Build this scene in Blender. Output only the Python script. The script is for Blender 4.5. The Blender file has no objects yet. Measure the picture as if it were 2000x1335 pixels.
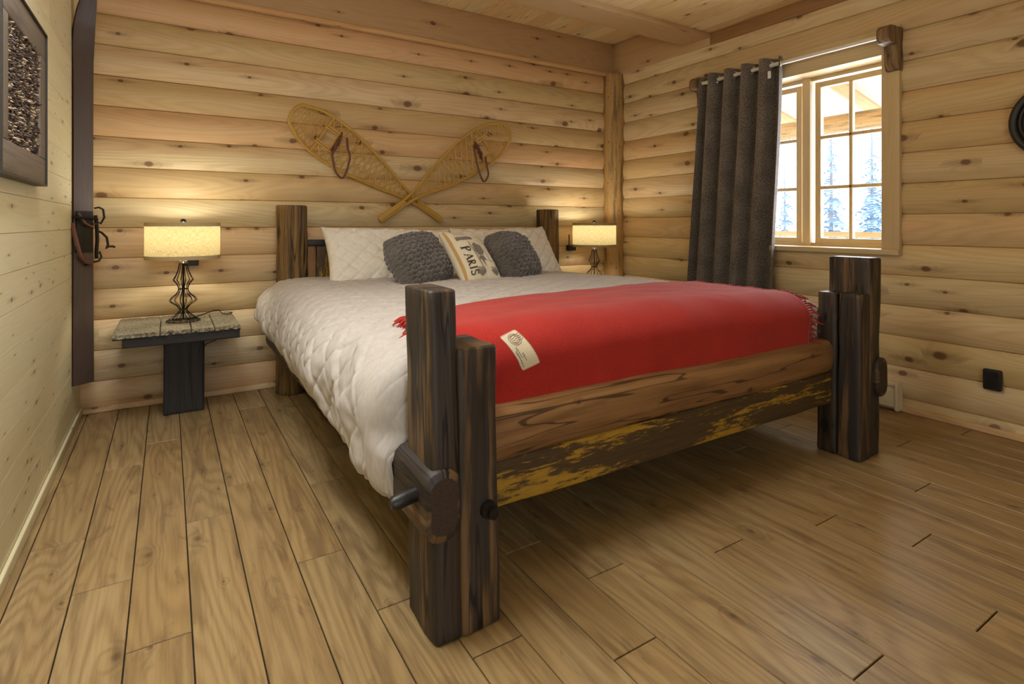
import bpy, bmesh, math, random
from math import sin, cos, pi, sqrt, exp, radians, floor
from mathutils import Vector, Matrix, noise as mnoise

random.seed(7)
sc = bpy.context.scene
COL = sc.collection

# ------------------------------------------------------------------ camera, world, light, exposure
cam_d = bpy.data.cameras.new('camera')
cam = bpy.data.objects.new('camera', cam_d)
COL.objects.link(cam)
cam.location = (0, 0, 1.0)
cam.rotation_euler = (radians(90), 0, radians(-31.89))
cam_d.sensor_width = 36.0
cam_d.lens = 36.0 * 1079.4 / 2000.0
cam_d.shift_y = -0.1156
cam_d.clip_start = 0.05
cam_d.clip_end = 200
sc.camera = cam

sc.view_settings.view_transform = 'Standard'
sc.view_settings.look = 'None'
sc.view_settings.gamma = 1.0
sc.view_settings.use_curve_mapping = False
sc.view_settings.exposure = -0.10
sc.cycles.use_denoising = True
sc.cycles.max_bounces = 7
sc.cycles.diffuse_bounces = 4
sc.cycles.transparent_max_bounces = 12
sc.cycles.sample_clamp_indirect = 4.0
sc.cycles.caustics_reflective = False
sc.cycles.caustics_refractive = False

world = bpy.data.worlds.new('winter_sky')
sc.world = world
world.use_nodes = True
wbg = world.node_tree.nodes['Background']
wbg.inputs[0].default_value = (0.86, 0.93, 1.0, 1)
wbg.inputs[1].default_value = 5.0

def area_light(name, loc, rot, sx, sy, power, color, spread=180):
    l = bpy.data.lights.new(name, 'AREA')
    l.shape = 'RECTANGLE'; l.size = sx; l.size_y = sy
    l.energy = power; l.color = color; l.spread = radians(spread)
    o = bpy.data.objects.new(name, l); COL.objects.link(o)
    o.location = loc; o.rotation_euler = rot
    return o
# daylight of the window beside the curtain; the lights after it are unseen fill, added
area_light('window_daylight', (3.62, 1.98, 1.40), (0, radians(103), 0), 1.1, 1.0, 44, (0.84, 0.92, 1.0))
area_light('doorway_fill_light', (0.05, -1.80, 1.0), (radians(92), 0, 0), 0.75, 1.6, 3.5, (0.96, 0.97, 1.0))  # added fill at an invented doorway behind the camera
area_light('ceiling_fill_light', (-0.08, 1.50, 2.31), (0, 0, 0), 0.4, 0.7, 21, (0.96, 0.99, 1.0), 135)  # added fill under the ceiling, no lamp stands for it
pl_d = bpy.data.lights.new('high_fill_light', 'POINT'); pl_d.energy = 14; pl_d.color = (1.0, .95, .87); pl_d.shadow_soft_size = .18  # added unseen point fill to brighten the ceiling and upper walls
pl_o = bpy.data.objects.new('high_fill_light', pl_d); COL.objects.link(pl_o); pl_o.location = (0.45, 1.30, 1.85)

YB, XR, XL, ZC, YF = 3.666, 3.343, -0.391, 2.56, -1.90
COURSE = 0.1633

# ------------------------------------------------------------------ helpers
def tag(o, label=None, cat=None, group=None, kind=None):
    if label: o['label'] = label
    if cat: o['category'] = cat
    if group: o['group'] = group
    if kind: o['kind'] = kind
    return o

def thing(name, loc, label, cat, group=None):
    o = bpy.data.objects.new(name, None); COL.objects.link(o)
    o.empty_display_size = 0.1
    o.location = loc
    return tag(o, label, cat, group)

class MB:
    """collects geometry in world coordinates; build() links it as one mesh object"""
    def __init__(self):
        self.v = []; self.f = []; self.uv = []; self.rnd = []; self.mi = []
    def vert(self, p, uv=(0, 0), r=0.5):
        self.v.append(tuple(p)); self.uv.append(uv); self.rnd.append(r)
        return len(self.v) - 1
    def face(self, idx, m=0):
        self.f.append(tuple(idx)); self.mi.append(m)
    def quad(self, pts, uvs=None, r=0.5, m=0):
        uvs = uvs or [(0, 0), (1, 0), (1, 1), (0, 1)]
        self.face([self.vert(p, u, r) for p, u in zip(pts, uvs)], m)
    def grid(self, fn, nu, nv, r=0.5, m=0, closed_u=False):
        base = len(self.v)
        for j in range(nv + 1):
            for i in range(nu + 1):
                p, uv = fn(i / nu, j / nv)
                self.vert(p, uv, r)
        for j in range(nv):
            for i in range(nu):
                a = base + j * (nu + 1) + i
                self.face((a, a + 1, a + nu + 2, a + nu + 1), m)
    def box(self, x0, x1, y0, y1, z0, z1, along='x', r=None, m=0):
        r = random.random() if r is None else r
        ou, ov = random.random() * 20, random.random() * 20
        def uv(p, n):
            x, y, z = p
            if along == 'x': t = (x, (z if n == 'y' else y))
            elif along == 'y': t = (y, (z if n == 'x' else x))
            else: t = (z, (y if n == 'x' else x))
            return (t[0] + ou, t[1] + ov)
        P = lambda a, b, c: ((x0, x1)[a], (y0, y1)[b], (z0, z1)[c])
        for n, q in (('x', [(0,0,0),(0,0,1),(0,1,1),(0,1,0)]), ('x', [(1,0,0),(1,1,0),(1,1,1),(1,0,1)]),
                     ('y', [(0,0,0),(1,0,0),(1,0,1),(0,0,1)]), ('y', [(0,1,0),(0,1,1),(1,1,1),(1,1,0)]),
                     ('z', [(0,0,0),(0,1,0),(1,1,0),(1,0,0)]), ('z', [(0,0,1),(1,0,1),(1,1,1),(0,1,1)])):
            pts = [P(*c) for c in q]
            self.quad(pts, [uv(p, n) for p in pts], r, m)
    def tube(self, pts, rad, n=8, closed=False, cap=True, r=0.5, m=0):
        pts = [Vector(p) for p in pts]
        N = len(pts)
        rads = rad if isinstance(rad, (list, tuple)) else [rad] * N
        up = None; rings = []; L = 0
        for i, p in enumerate(pts):
            if closed: t = pts[(i + 1) % N] - pts[i - 1]
            else: t = pts[min(i + 1, N - 1)] - pts[max(i - 1, 0)]
            if t.length < 1e-9: t = Vector((0, 0, 1))
            t.normalize()
            if up is None:
                up = Vector((0, 0, 1)) if abs(t.z) < 0.9 else Vector((1, 0, 0))
            side = t.cross(up)
            if side.length < 1e-6: side = t.orthogonal()
            side.normalize(); up = side.cross(t).normalized()
            if i: L += (pts[i] - pts[i - 1]).length
            rings.append([self.vert(p + (side * cos(2*pi*k/n) + up * sin(2*pi*k/n)) * rads[i], (L, k / n * 2 * pi * rads[i]), r) for k in range(n)])
        M = N if closed else N - 1
        for i in range(M):
            a, b = rings[i], rings[(i + 1) % N]
            for k in range(n):
                self.face((a[k], a[(k+1) % n], b[(k+1) % n], b[k]), m)
        if cap and not closed:
            self.face(rings[0][::-1], m); self.face(rings[-1], m)
    def lathe(self, c, prof, n=32, m=0, cap0=False, cap1=False):
        rings = []; L = 0
        for i, (rr, z) in enumerate(prof):
            if i: L += math.hypot(rr - prof[i-1][0], z - prof[i-1][1])
            rings.append([self.vert((c[0] + rr*cos(2*pi*k/n), c[1] + rr*sin(2*pi*k/n), c[2] + z), (k / n * 2*pi*max(rr, .02), L), .5) for k in range(n)])
        for a, b in zip(rings, rings[1:]):
            for k in range(n): self.face((a[k], a[(k+1) % n], b[(k+1) % n], b[k]), m)
        if cap0: self.face(rings[0][::-1], m)
        if cap1: self.face(rings[-1], m)
    def loft(self, axis, t0, t1, c, w, d, rad=0.015, nper=40, nring=30, amp=0.004, fs=6.0, seed=0, cap=0.008, r=None, scale=None, shift=None, m=0, capm=None):
        """rounded-rectangle timber (rad=None: round log) swept along an axis; c = centre of the cross-section, w/d its sides"""
        r = random.random() if r is None else r
        ou, ov = random.random() * 20, random.random() * 20
        sec = []
        if rad is None:
            for k in range(nper):
                a = 2 * pi * k / nper
                sec.append((cos(a) * w / 2, sin(a) * d / 2))
        else:
            hw, hd = w / 2 - rad, d / 2 - rad
            q = max(2, nper // 4 - 5)
            for (sx, sy, a0) in ((1, 1, 0), (-1, 1, pi/2), (-1, -1, pi), (1, -1, 3*pi/2)):
                for k in range(4):
                    a = a0 + k / 3 * pi / 2
                    sec.append((sx * hw + rad * cos(a), sy * hd + rad * sin(a)))
                # straight run to the next corner
                nx, ny = {(1, 1): (-1, 1), (-1, 1): (-1, -1), (-1, -1): (1, -1), (1, -1): (1, 1)}[(sx, sy)]
                a = a0 + pi / 2
                p0 = (sx * hw + rad * cos(a), sy * hd + rad * sin(a)); p1 = (nx * hw + rad * cos(a), ny * hd + rad * sin(a))
                for k in range(1, q):
                    f = k / q
                    sec.append((p0[0] + (p1[0]-p0[0]) * f, p0[1] + (p1[1]-p0[1]) * f))
        n = len(sec)
        per = [0]
        for i in range(n): 
            a, b = sec[i], sec[(i+1) % n]
            per.append(per[-1] + math.hypot(a[0]-b[0], a[1]-b[1]))
        def place(p, q, t):
            if axis == 'z': return Vector((c[0] + p, c[1] + q, t))
            if axis == 'x': return Vector((t, c[0] + p, c[1] + q))
            return Vector((c[0] + p, t, c[1] + q))
        ts = [(t0, 1 - 2*cap/min(w, d)), (t0 + cap*.4, 1 - .5*cap/min(w, d))] + [(t0 + cap + (t1-t0-2*cap) * i / nring, 1) for i in range(nring + 1)] + [(t1 - cap*.4, 1 - .5*cap/min(w, d)), (t1, 1 - 2*cap/min(w, d))]
        rings = []
        for (t, s) in ts:
            f = (t - t0) / (t1 - t0)
            sw, sd = (scale(f) if scale else (1, 1))
            hx, hy = (shift(f) if shift else (0, 0))
            ring = []
            for i, (p, q) in enumerate(sec):
                P = place(p*s*sw + hx, q*s*sd + hy, t)
                e = place(p*s*sw*.2 + hx, q*s*sd*.2 + hy, t)
                out = (P - place(hx, hy, t)); 
                if out.length > 1e-6: out.normalize()
                sv = Vector((seed*3.1, seed*1.7, seed*.9))
                k = Vector(P); 
                if axis == 'z': k.z *= .25
                elif axis == 'x': k.x *= .25
                else: k.y *= .25
                P = P + out * amp * (mnoise.noise(k * fs + sv) + .5 * mnoise.noise(k * fs * 3.3 + sv))
                ring.append(self.vert(P, (t + ou, per[i] + ov), r))
            rings.append(ring)
        # close the v seam with its own column so the grain does not jump
        for a, b in zip(rings, rings[1:]):
            for k in range(n): self.face((a[k], a[(k+1) % n], b[(k+1) % n], b[k]), m)
        for ring, flip in ((rings[0], True), (rings[-1], False)):
            idx = []
            for i in ring:
                P = self.v[i]
                q = {'z': (P[0], P[1]), 'x': (P[1], P[2]), 'y': (P[0], P[2])}[axis]
                idx.append(self.vert(P, (q[0]*.6 + ou, q[1] + ov), r))
            self.face(idx[::-1] if flip else idx, m if capm is None else capm)
    def build(self, name, mats, parent=None, smooth=False, angle=40, doubles=False):
        me = bpy.data.meshes.new(name)
        loc = Vector((0, 0, 0))
        if parent is not None:
            loc = world_loc(parent)
        me.from_pydata([tuple(Vector(p) - loc) for p in self.v], [], self.f)
        uvl = me.uv_layers.new(name='UVMap')
        li = [0] * len(me.loops); me.loops.foreach_get('vertex_index', li)
        flat = []
        for i in li: flat.extend(self.uv[i])
        uvl.data.foreach_set('uv', flat)
        at = me.attributes.new('rnd', 'FLOAT', 'POINT'); at.data.foreach_set('value', self.rnd)
        mats = mats if isinstance(mats, (list, tuple)) else [mats]
        for mm in mats: me.materials.append(mm)
        me.polygons.foreach_set('material_index', self.mi)
        bm = bmesh.new(); bm.from_mesh(me)
        if doubles: bmesh.ops.remove_doubles(bm, verts=bm.verts, dist=1e-5)
        bmesh.ops.recalc_face_normals(bm, faces=bm.faces)
        bm.to_mesh(me); bm.free()
        if smooth:
            me.polygons.foreach_set('use_smooth', [True] * len(me.polygons))
            try: me.set_sharp_from_angle(angle=radians(angle))
            except Exception: pass
        me.update()
        o = bpy.data.objects.new(name, me); COL.objects.link(o)
        if parent is not None: o.parent = parent
        return o

def world_loc(o):
    l = Vector(o.location); p = o.parent
    while p is not None: l = l + Vector(p.location); p = p.parent
    return l

def copy_tree(o, parent=None):
    c = o.copy(); COL.objects.link(c)
    if parent is not None: c.parent = parent
    for ch in list(o.children): copy_tree(ch, c)
    return c

# ------------------------------------------------------------------ materials
def srgb(r, g, b):
    f = lambda c: ((c/255)/12.92 if c/255 <= .04045 else ((c/255+.055)/1.055)**2.4)
    return (f(r), f(g), f(b), 1)

class NT:
    def __init__(self, name):
        self.mat = bpy.data.materials.new(name); self.mat.use_nodes = True
        self.nt = self.mat.node_tree; self.b = self.nt.nodes['Principled BSDF']
        self.out = self.nt.nodes['Material Output']
    def n(self, t, **kw):
        x = self.nt.nodes.new(t)
        for k, v in kw.items(): setattr(x, k, v)
        return x
    def link(self, a, b): self.nt.links.new(a, b)
    def val(self, sock, v):
        if hasattr(v, 'is_linked') or isinstance(v, bpy.types.NodeSocket): self.link(v, sock)
        else: sock.default_value = v
    def math(self, op, a, b=0.0, c=None, clamp=False):
        x = self.n('ShaderNodeMath', operation=op); x.use_clamp = clamp
        self.val(x.inputs[0], a); self.val(x.inputs[1], b)
        if c is not None: self.val(x.inputs[2], c)
        return x.outputs[0]
    def mix(self, f, a, b, mode='MIX'):
        x = self.n('ShaderNodeMix', data_type='RGBA', blend_type=mode)
        self.val(x.inputs[0], f); self.val(x.inputs[6], a); self.val(x.inputs[7], b)
        return x.outputs[2]
    def vec(self, x, y, z=0.0):
        c = self.n('ShaderNodeCombineXYZ')
        self.val(c.inputs[0], x); self.val(c.inputs[1], y); self.val(c.inputs[2], z)
        return c.outputs[0]
    def sep(self, v):
        s = self.n('ShaderNodeSeparateXYZ'); self.link(v, s.inputs[0]); return s.outputs
    def noise(self, v, scale=1.0, detail=2.0, rough=.5, dist=0.0):
        x = self.n('ShaderNodeTexNoise'); self.link(v, x.inputs['Vector'])
        x.inputs['Scale'].default_value = scale; x.inputs['Detail'].default_value = detail
        x.inputs['Roughness'].default_value = rough; x.inputs['Distortion'].default_value = dist
        return x.outputs[0]
    def step(self, v, lo, hi, a=0.0, b=1.0):
        m = self.n('ShaderNodeMapRange', interpolation_type='SMOOTHSTEP')
        self.val(m.inputs[0], v); self.val(m.inputs[1], lo); self.val(m.inputs[2], hi)
        m.inputs[3].default_value = a; m.inputs[4].default_value = b
        return m.outputs[0]
    def bump(self, h, strength=.3, dist=.002):
        x = self.n('ShaderNodeBump'); x.inputs['Strength'].default_value = strength; x.inputs['Distance'].default_value = dist
        self.link(h, x.inputs['Height']); self.link(x.outputs[0], self.b.inputs['Normal'])
    def base(self, c): self.val(self.b.inputs['Base Color'], c)
    def rough(self, r): self.val(self.b.inputs['Roughness'], r)

def plain(name, col, rough=.6, metal=0.0, nscale=0, namt=.15):
    t = NT(name); t.rough(rough); t.b.inputs['Metallic'].default_value = metal
    if nscale:
        co = t.n('ShaderNodeTexCoord').outputs['Object']
        f = t.noise(co, nscale, 3)
        d = tuple(c * (1 - namt) for c in col[:3]) + (1,); e = tuple(min(1, c * (1 + namt)) for c in col[:3]) + (1,)
        t.base(t.mix(f, d, e)); t.bump(f, .2, .001)
    else: t.base(col)
    return t.mat

def wood(name, light, dark, warm, pale, knot, knot_prob=.35, knot_cell=4.5, knot_size=.065, ring=.35, fiber=.25, rough=.5, bump=.15, streak=0.35, ring_k=26.0, vary=.9, blotch=None, blotch_amt=0.0, crack=0.0, knot_amt=.86, knot_soft=.55, smudge=0.0):
    t = NT(name)
    uv = t.n('ShaderNodeUVMap').outputs[0]
    u, v, _ = t.sep(uv)
    rnd = t.n('ShaderNodeAttribute', attribute_name='rnd').outputs['Fac']
    wn = t.n('ShaderNodeTexWhiteNoise', noise_dimensions='1D'); t.link(t.math('MULTIPLY', rnd, 91.7), wn.inputs['W'])
    w3 = t.sep(wn.outputs['Color'])
    # knots: cells scattered over the board, some of them empty
    kv = t.vec(t.math('MULTIPLY', u, knot_cell), t.math('MULTIPLY', v, knot_cell * 1.15), t.math('MULTIPLY', rnd, 3.0))
    vo = t.n('ShaderNodeTexVoronoi', voronoi_dimensions='2D', feature='F1'); vo.inputs['Scale'].default_value = 1.0
    wob = t.n('ShaderNodeTexNoise'); t.link(uv, wob.inputs['Vector']); wob.inputs['Scale'].default_value = 40
    t.link(kv, vo.inputs['Vector'])
    px, py, _ = t.sep(vo.outputs['Position'])
    kx, ky, _ = t.sep(kv)
    du = t.math('SUBTRACT', kx, px); dv = t.math('SUBTRACT', ky, py)
    cr, cg, cb = t.sep(vo.outputs['Color'])
    exists = t.math('LESS_THAN', cr, knot_prob)
    size = t.math('MULTIPLY', t.math('ADD', t.math('MULTIPLY', t.math('MULTIPLY', cg, cg), 1.0), .5), knot_size)
    dd = t.math('SQRT', t.math('ADD', t.math('POWER', t.math('MULTIPLY', du, .75), 2.0), t.math('POWER', dv, 2.0)))
    dd = t.math('ADD', dd, t.math('MULTIPLY', t.math('SUBTRACT', wob.outputs[0], .5), .025))
    kn = t.math('MULTIPLY', t.step(dd, size, t.math('MULTIPLY', size, knot_soft)), exists)
    ds = t.math('SQRT', t.math('ADD', t.math('POWER', t.math('MULTIPLY', du, .16), 2.0), t.math('POWER', dv, 2.0)))
    tail = t.math('MULTIPLY', t.math('MULTIPLY', t.step(ds, t.math('MULTIPLY', size, 1.5), 0.0), exists), streak)
    halo = t.math('MULTIPLY', t.step(dd, t.math('MULTIPLY', size, 3.2), size), exists)
    # growth rings: contours of a stretched noise, bent round the knots
    g0 = t.noise(t.vec(t.math('MULTIPLY', u, .55), t.math('MULTIPLY', v, 5.0), t.math('MULTIPLY', rnd, 40.0)), 1.0, 1.5, .45)
    g0 = t.math('ADD', g0, t.math('MULTIPLY', halo, .05))
    rings = t.math('ADD', t.math('MULTIPLY', t.math('SINE', t.math('MULTIPLY', g0, ring_k * 6.28)), .5), .5)
    rings = t.math('POWER', rings, 1.6)
    fib = t.noise(t.vec(t.math('MULTIPLY', u, 4.0), t.math('MULTIPLY', v, 160.0), rnd), 1.0, 3, .6)
    broad = t.noise(t.vec(t.math('MULTIPLY', u, .7), t.math('MULTIPLY', v, 9.0), t.math('MULTIPLY', rnd, 17.0)), 1.0, 3, .55)
    c = t.mix(t.math('MULTIPLY', w3[0], vary), light, warm)
    c = t.mix(t.math('MULTIPLY', t.math('POWER', w3[1], 2.0), vary), c, pale)
    c = t.mix(t.step(broad, .42, .72), c, t.mix(.5, c, warm))
    k = t.math('ADD', t.math('MULTIPLY', rings, ring), t.math('MULTIPLY', t.step(fib, .35, .75), fiber), clamp=True)
    c = t.mix(k, c, dark)
    if blotch is not None:
        bl = t.noise(t.vec(t.math('MULTIPLY', u, 2.2), t.math('MULTIPLY', v, 26.0), t.math('MULTIPLY', rnd, 9.0)), 1.0, 4, .6)
        c = t.mix(t.math('MULTIPLY', t.step(bl, .49, .66), blotch_amt), c, blotch)
    c = t.mix(tail, c, knot)
    c = t.mix(t.math('MULTIPLY', halo, .12), c, dark)
    if smudge:
        sg_ = t.noise(t.vec(t.math('MULTIPLY', u, 5.0), t.math('MULTIPLY', v, 13.0), t.math('MULTIPLY', rnd, 31.0)), 1.0, 4, .62, 1.2)
        c = t.mix(t.math('MULTIPLY', t.step(sg_, .56, .74), smudge), c, knot)
    c = t.mix(t.math('MULTIPLY', kn, knot_amt), c, knot)
    bright = t.math('ADD', t.math('MULTIPLY', w3[2], .22 * vary), .89)
    c = t.mix(1.0, c, t.vec(bright, bright, bright), 'MULTIPLY')
    if crack:
        ck = t.noise(t.vec(t.math('MULTIPLY', u, .9), t.math('MULTIPLY', v, 16.0), t.math('MULTIPLY', rnd, 23.0)), 1.0, 2, .5)
        ckm = t.step(t.math('ABSOLUTE', t.math('SUBTRACT', ck, .5)), .012, .004)
        c = t.mix(t.math('MULTIPLY', ckm, crack), c, tuple(q * .15 for q in dark[:3]) + (1,))
    t.base(c); t.rough(rough)
    h = t.math('SUBTRACT', t.math('MULTIPLY', fib, .6), t.math('MULTIPLY', rings, .3))
    t.bump(h, bump, .0015)
    return t.mat

M = {}
M['pine'] = wood('pine_siding', srgb(214, 193, 140), srgb(180, 148, 100), srgb(216, 166, 122), srgb(226, 210, 172), srgb(104, 68, 42), knot_prob=.72, knot_cell=4.4, knot_size=.09, ring=.26, fiber=.2, streak=.45)
M['pine_left'] = wood('pale_pine_boards', srgb(236, 230, 192), srgb(214, 200, 156), srgb(232, 220, 178), srgb(240, 235, 206), srgb(120, 84, 48), knot_prob=.75, knot_cell=7, knot_size=.05, ring=.16, fiber=.2, vary=.6)
M['pine_trim'] = wood('pine_trim', srgb(214, 172, 118), srgb(176, 124, 74), srgb(206, 150, 98), srgb(220, 186, 136), srgb(96, 54, 32), knot_prob=.25, ring=.25, fiber=.2)
M['pine_beam'] = wood('pine_beam', srgb(202, 170, 126), srgb(176, 136, 92), srgb(200, 160, 116), srgb(208, 180, 136), srgb(104, 60, 36), knot_prob=.3, ring=.22, fiber=.2, vary=.4)
M['trim_brown'] = wood('brown_trim', srgb(164, 124, 82), srgb(124, 86, 52), srgb(156, 114, 74), srgb(172, 134, 92), srgb(84, 50, 32), knot_prob=.25, ring=.25, fiber=.25, vary=.3)
M['pine_ceiling'] = wood('pine_ceiling', srgb(238, 216, 164), srgb(206, 166, 110), srgb(230, 194, 136), srgb(244, 228, 188), srgb(92, 54, 30), knot_prob=.3, knot_cell=5, knot_size=.06, ring=.35, fiber=.22)
M['window_wood'] = wood('window_wood', srgb(216, 192, 148), srgb(192, 160, 114), srgb(210, 180, 132), srgb(222, 202, 162), srgb(120, 80, 50), knot_prob=.05, ring=.15, fiber=.2, vary=.3, rough=.4)
M['floor'] = wood('larch_floor', srgb(172, 146, 102), srgb(130, 103, 66), srgb(164, 132, 86), srgb(182, 159, 118), srgb(78, 60, 42), knot_prob=.45, knot_cell=4.6, knot_size=.055, ring=.42, fiber=.3, rough=.36, bump=.1, ring_k=24, knot_amt=.62, knot_soft=.2, smudge=.42, vary=.7, blotch=srgb(116, 92, 64), blotch_amt=.55)
M['floor_gap'] = plain('floor_gap', srgb(30, 20, 11), .9)
M['timber'] = wood('charred_timber', srgb(54, 46, 41), srgb(22, 18, 16), srgb(72, 58, 48), srgb(46, 40, 36), srgb(18, 13, 11), knot_prob=.35, knot_cell=4, knot_size=.09, ring=.35, fiber=.55, rough=.55, bump=.7, ring_k=7, vary=.4, blotch=srgb(132, 100, 60), blotch_amt=.62, crack=.95)
M['timber_black'] = wood('black_timber', srgb(46, 42, 42), srgb(20, 18, 18), srgb(52, 46, 44), srgb(42, 40, 42), srgb(14, 11, 10), knot_prob=.2, ring=.4, fiber=.5, rough=.6, bump=.6, ring_k=10, vary=.3, crack=.9)
M['timber_tan'] = wood('worn_log', srgb(158, 118, 74), srgb(104, 70, 40), srgb(146, 102, 60), srgb(168, 132, 88), srgb(76, 34, 20), knot_prob=.5, knot_cell=5, knot_size=.055, ring=.4, fiber=.35, rough=.5, bump=.35, ring_k=9, vary=.4, blotch=srgb(80, 52, 28), blotch_amt=.5, crack=.8)
M['bark'] = wood('brown_barked_log', srgb(140, 108, 62), srgb(58, 43, 27), srgb(150, 112, 58), srgb(104, 86, 58), srgb(26, 19, 13), knot_prob=.3, ring=.45, fiber=.6, rough=.8, bump=.9, ring_k=9, vary=.4, blotch=srgb(30, 24, 18), blotch_amt=.8, crack=.9)
M['peeled'] = wood('peeled_log', srgb(196, 158, 100), srgb(150, 112, 66), srgb(182, 142, 84), srgb(206, 172, 116), srgb(104, 74, 42), knot_prob=.32, knot_cell=26, knot_size=.13, ring=.15, fiber=.3, rough=.6, bump=.4, vary=.4, blotch=srgb(122, 98, 60), blotch_amt=.95, streak=0)
M['snow_wood'] = wood('bent_ash', srgb(204, 164, 78), srgb(160, 118, 52), srgb(196, 150, 66), srgb(212, 176, 96), srgb(110, 70, 30), knot_prob=0, ring=.2, fiber=.3, rough=.4, vary=.2)
M['rawhide'] = plain('rawhide', srgb(212, 170, 84), .5)
M['leather'] = plain('brown_leather', srgb(104, 64, 48), .5, 0, 60, .3)
M['black_metal'] = plain('black_wire', srgb(30, 25, 22), .4, .6)
M['end_grain'] = plain('end_grain', srgb(58, 43, 34), .8, 0, 130, .7)
M['peg'] = plain('black_peg', srgb(20, 17, 16), .45)
M['chrome'] = plain('chrome', srgb(205, 203, 198), .2, 1.0)
M['black_plastic'] = plain('black_plastic', srgb(20, 19, 19), .5)
M['rod'] = plain('pale_steel_rod', srgb(236, 232, 224), .35, .3)
M['heater'] = plain('cream_enamel', srgb(214, 204, 172), .4)
M['ski'] = wood('dark_ski_wood', srgb(84, 71, 64), srgb(56, 46, 42), srgb(90, 74, 66), srgb(80, 69, 64), srgb(28, 20, 16), knot_prob=0, ring=.15, fiber=.35, rough=.38, bump=.15, vary=.2, blotch=srgb(92, 74, 60), blotch_amt=.25)
M['ski_edge'] = wood('brown_ski_edge', srgb(78, 46, 30), srgb(40, 24, 18), srgb(70, 40, 28), srgb(84, 54, 36), srgb(30, 20, 16), knot_prob=0, ring=.1, fiber=.3, rough=.45, vary=.2)
M['dark_iron'] = plain('dark_iron', srgb(36, 32, 27), .5, .5, 50, .4)
M['frame_grey'] = wood('weathered_grey_frame', srgb(122, 110, 96), srgb(74, 66, 58), srgb(112, 98, 82), srgb(134, 124, 110), srgb(52, 44, 38), knot_prob=.2, ring=.2, fiber=.4, rough=.6, bump=.3, vary=.4, blotch=srgb(84, 78, 74), blotch_amt=.6)
M['frame_black'] = plain('dark_frame_edge', srgb(40, 36, 33), .5)
M['cones'] = plain('dark_cones', srgb(66, 50, 38), .7, 0, 90, .6)
M['cones_pale'] = plain('pale_cone_tips', srgb(170, 148, 118), .6, 0, 90, .4)  # paler material for a random share of the cones
M['backing'] = plain('black_backing', srgb(22, 19, 17), .9)
M['print_ink'] = plain('print_ink', srgb(126, 116, 106), .9)
M['print_dark'] = plain('print_dark_ink', srgb(60, 54, 50), .9)
M['print_tan'] = plain('print_tan_ink', srgb(186, 150, 96), .9)
M['stamp'] = plain('cream_patch', srgb(222, 208, 178), .9, 0, 300, .05)
M['stamp_ink'] = plain('stamp_ink', srgb(120, 92, 96), .9)
M['stamp_pen'] = plain('pen_ink', srgb(48, 46, 48), .9)
M['tag_white'] = plain('white_tag', srgb(225, 225, 228), .6)
M['snow'] = plain('snow', srgb(240, 244, 250), .8)
M['frost'] = plain('frosted_needles', srgb(122, 150, 172), .9, 0, 6, .3)
M['porch_overexposed'] = plain('overexposed_porch_boards', srgb(236, 230, 218), .8)  # near-white colour stands in for the overexposed glare on the porch ceiling
M['trunk'] = plain('pale_trunk', srgb(140, 140, 146), .9)
M['painted_metal'] = plain('dark_grey_rim', srgb(46, 45, 44), .45, .2)
M['rim_inner'] = plain('dark_brown_face', srgb(40, 31, 24), .6)

def fabric(name, a, b, scale, bump=.4, rough=.9, sheen=.3, coord='UV', dist=.001):
    t = NT(name)
    co = t.n('ShaderNodeTexCoord').outputs[coord]
    n1 = t.noise(co, scale, 3, .65); n2 = t.noise(co, scale * .06, 2)
    f = t.math('ADD', t.math('MULTIPLY', n1, .75), t.math('MULTIPLY', n2, .25))
    t.base(t.mix(t.step(f, .32, .68), a, b)); t.rough(rough)
    t.b.inputs['Sheen Weight'].default_value = sheen
    t.bump(n1, bump, dist)
    return t.mat
M['duvet'] = fabric('white_cotton', srgb(180, 172, 166), srgb(190, 183, 177), 60, .12, .9, .1)
M['pillow_white'] = fabric('white_pillow_cotton', srgb(228, 220, 208), srgb(236, 230, 220), 60, .12, .9, .1)
M['red'] = fabric('red_wool', srgb(156, 27, 18), srgb(182, 39, 27), 160, .35, .95, .12)
M['knit'] = fabric('grey_knit', srgb(62, 57, 54), srgb(116, 108, 103), 160, .8, .95, .4, 'UV', .003)
M['linen'] = fabric('linen_print_base', srgb(214, 200, 170), srgb(228, 218, 194), 220, .3, .9, .1)
M['curtain'] = fabric('charcoal_felt', srgb(66, 58, 52), srgb(134, 125, 118), 110, .5, .95, .25)
M['mattress'] = fabric('mattress_ticking', srgb(214, 210, 202), srgb(224, 220, 212), 80, .2)
M['rough_top'] = fabric('weathered_wood_top', srgb(92, 86, 70), srgb(178, 168, 142), 90, 1.0, .9, 0, 'UV', .004)

# yellow flaking paint over dark wood
t = NT('flaking_yellow_paint')
uv = t.n('ShaderNodeUVMap').outputs[0]; u, v, _ = t.sep(uv)
n1 = t.noise(t.vec(t.math('MULTIPLY', u, 1.6), t.math('MULTIPLY', v, 13.0)), 1.0, 2, .5)
n2 = t.noise(t.vec(t.math('MULTIPLY', u, 14.0), t.math('MULTIPLY', v, 90.0)), 1.0, 5, .7)
n3 = t.noise(t.vec(t.math('MULTIPLY', u, 5.0), t.math('MULTIPLY', v, 120.0), 3.0), 1.0, 3, .6)
mask = t.step(t.math('ADD', t.math('MULTIPLY', n1, .85), t.math('MULTIPLY', n2, .75)), .80, .90)
wd = t.mix(n3, srgb(42, 32, 20), srgb(92, 70, 40))
pt = t.mix(n2, srgb(138, 98, 24), srgb(190, 152, 46))
t.base(t.mix(mask, wd, pt)); t.rough(.6); t.bump(t.math('ADD', mask, n3), .4, .002)
M['yellow_flake'] = t.mat
t = NT('lampshade_linen')
co = t.n('ShaderNodeUVMap').outputs[0]; u, v, _ = t.sep(co)
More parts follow.
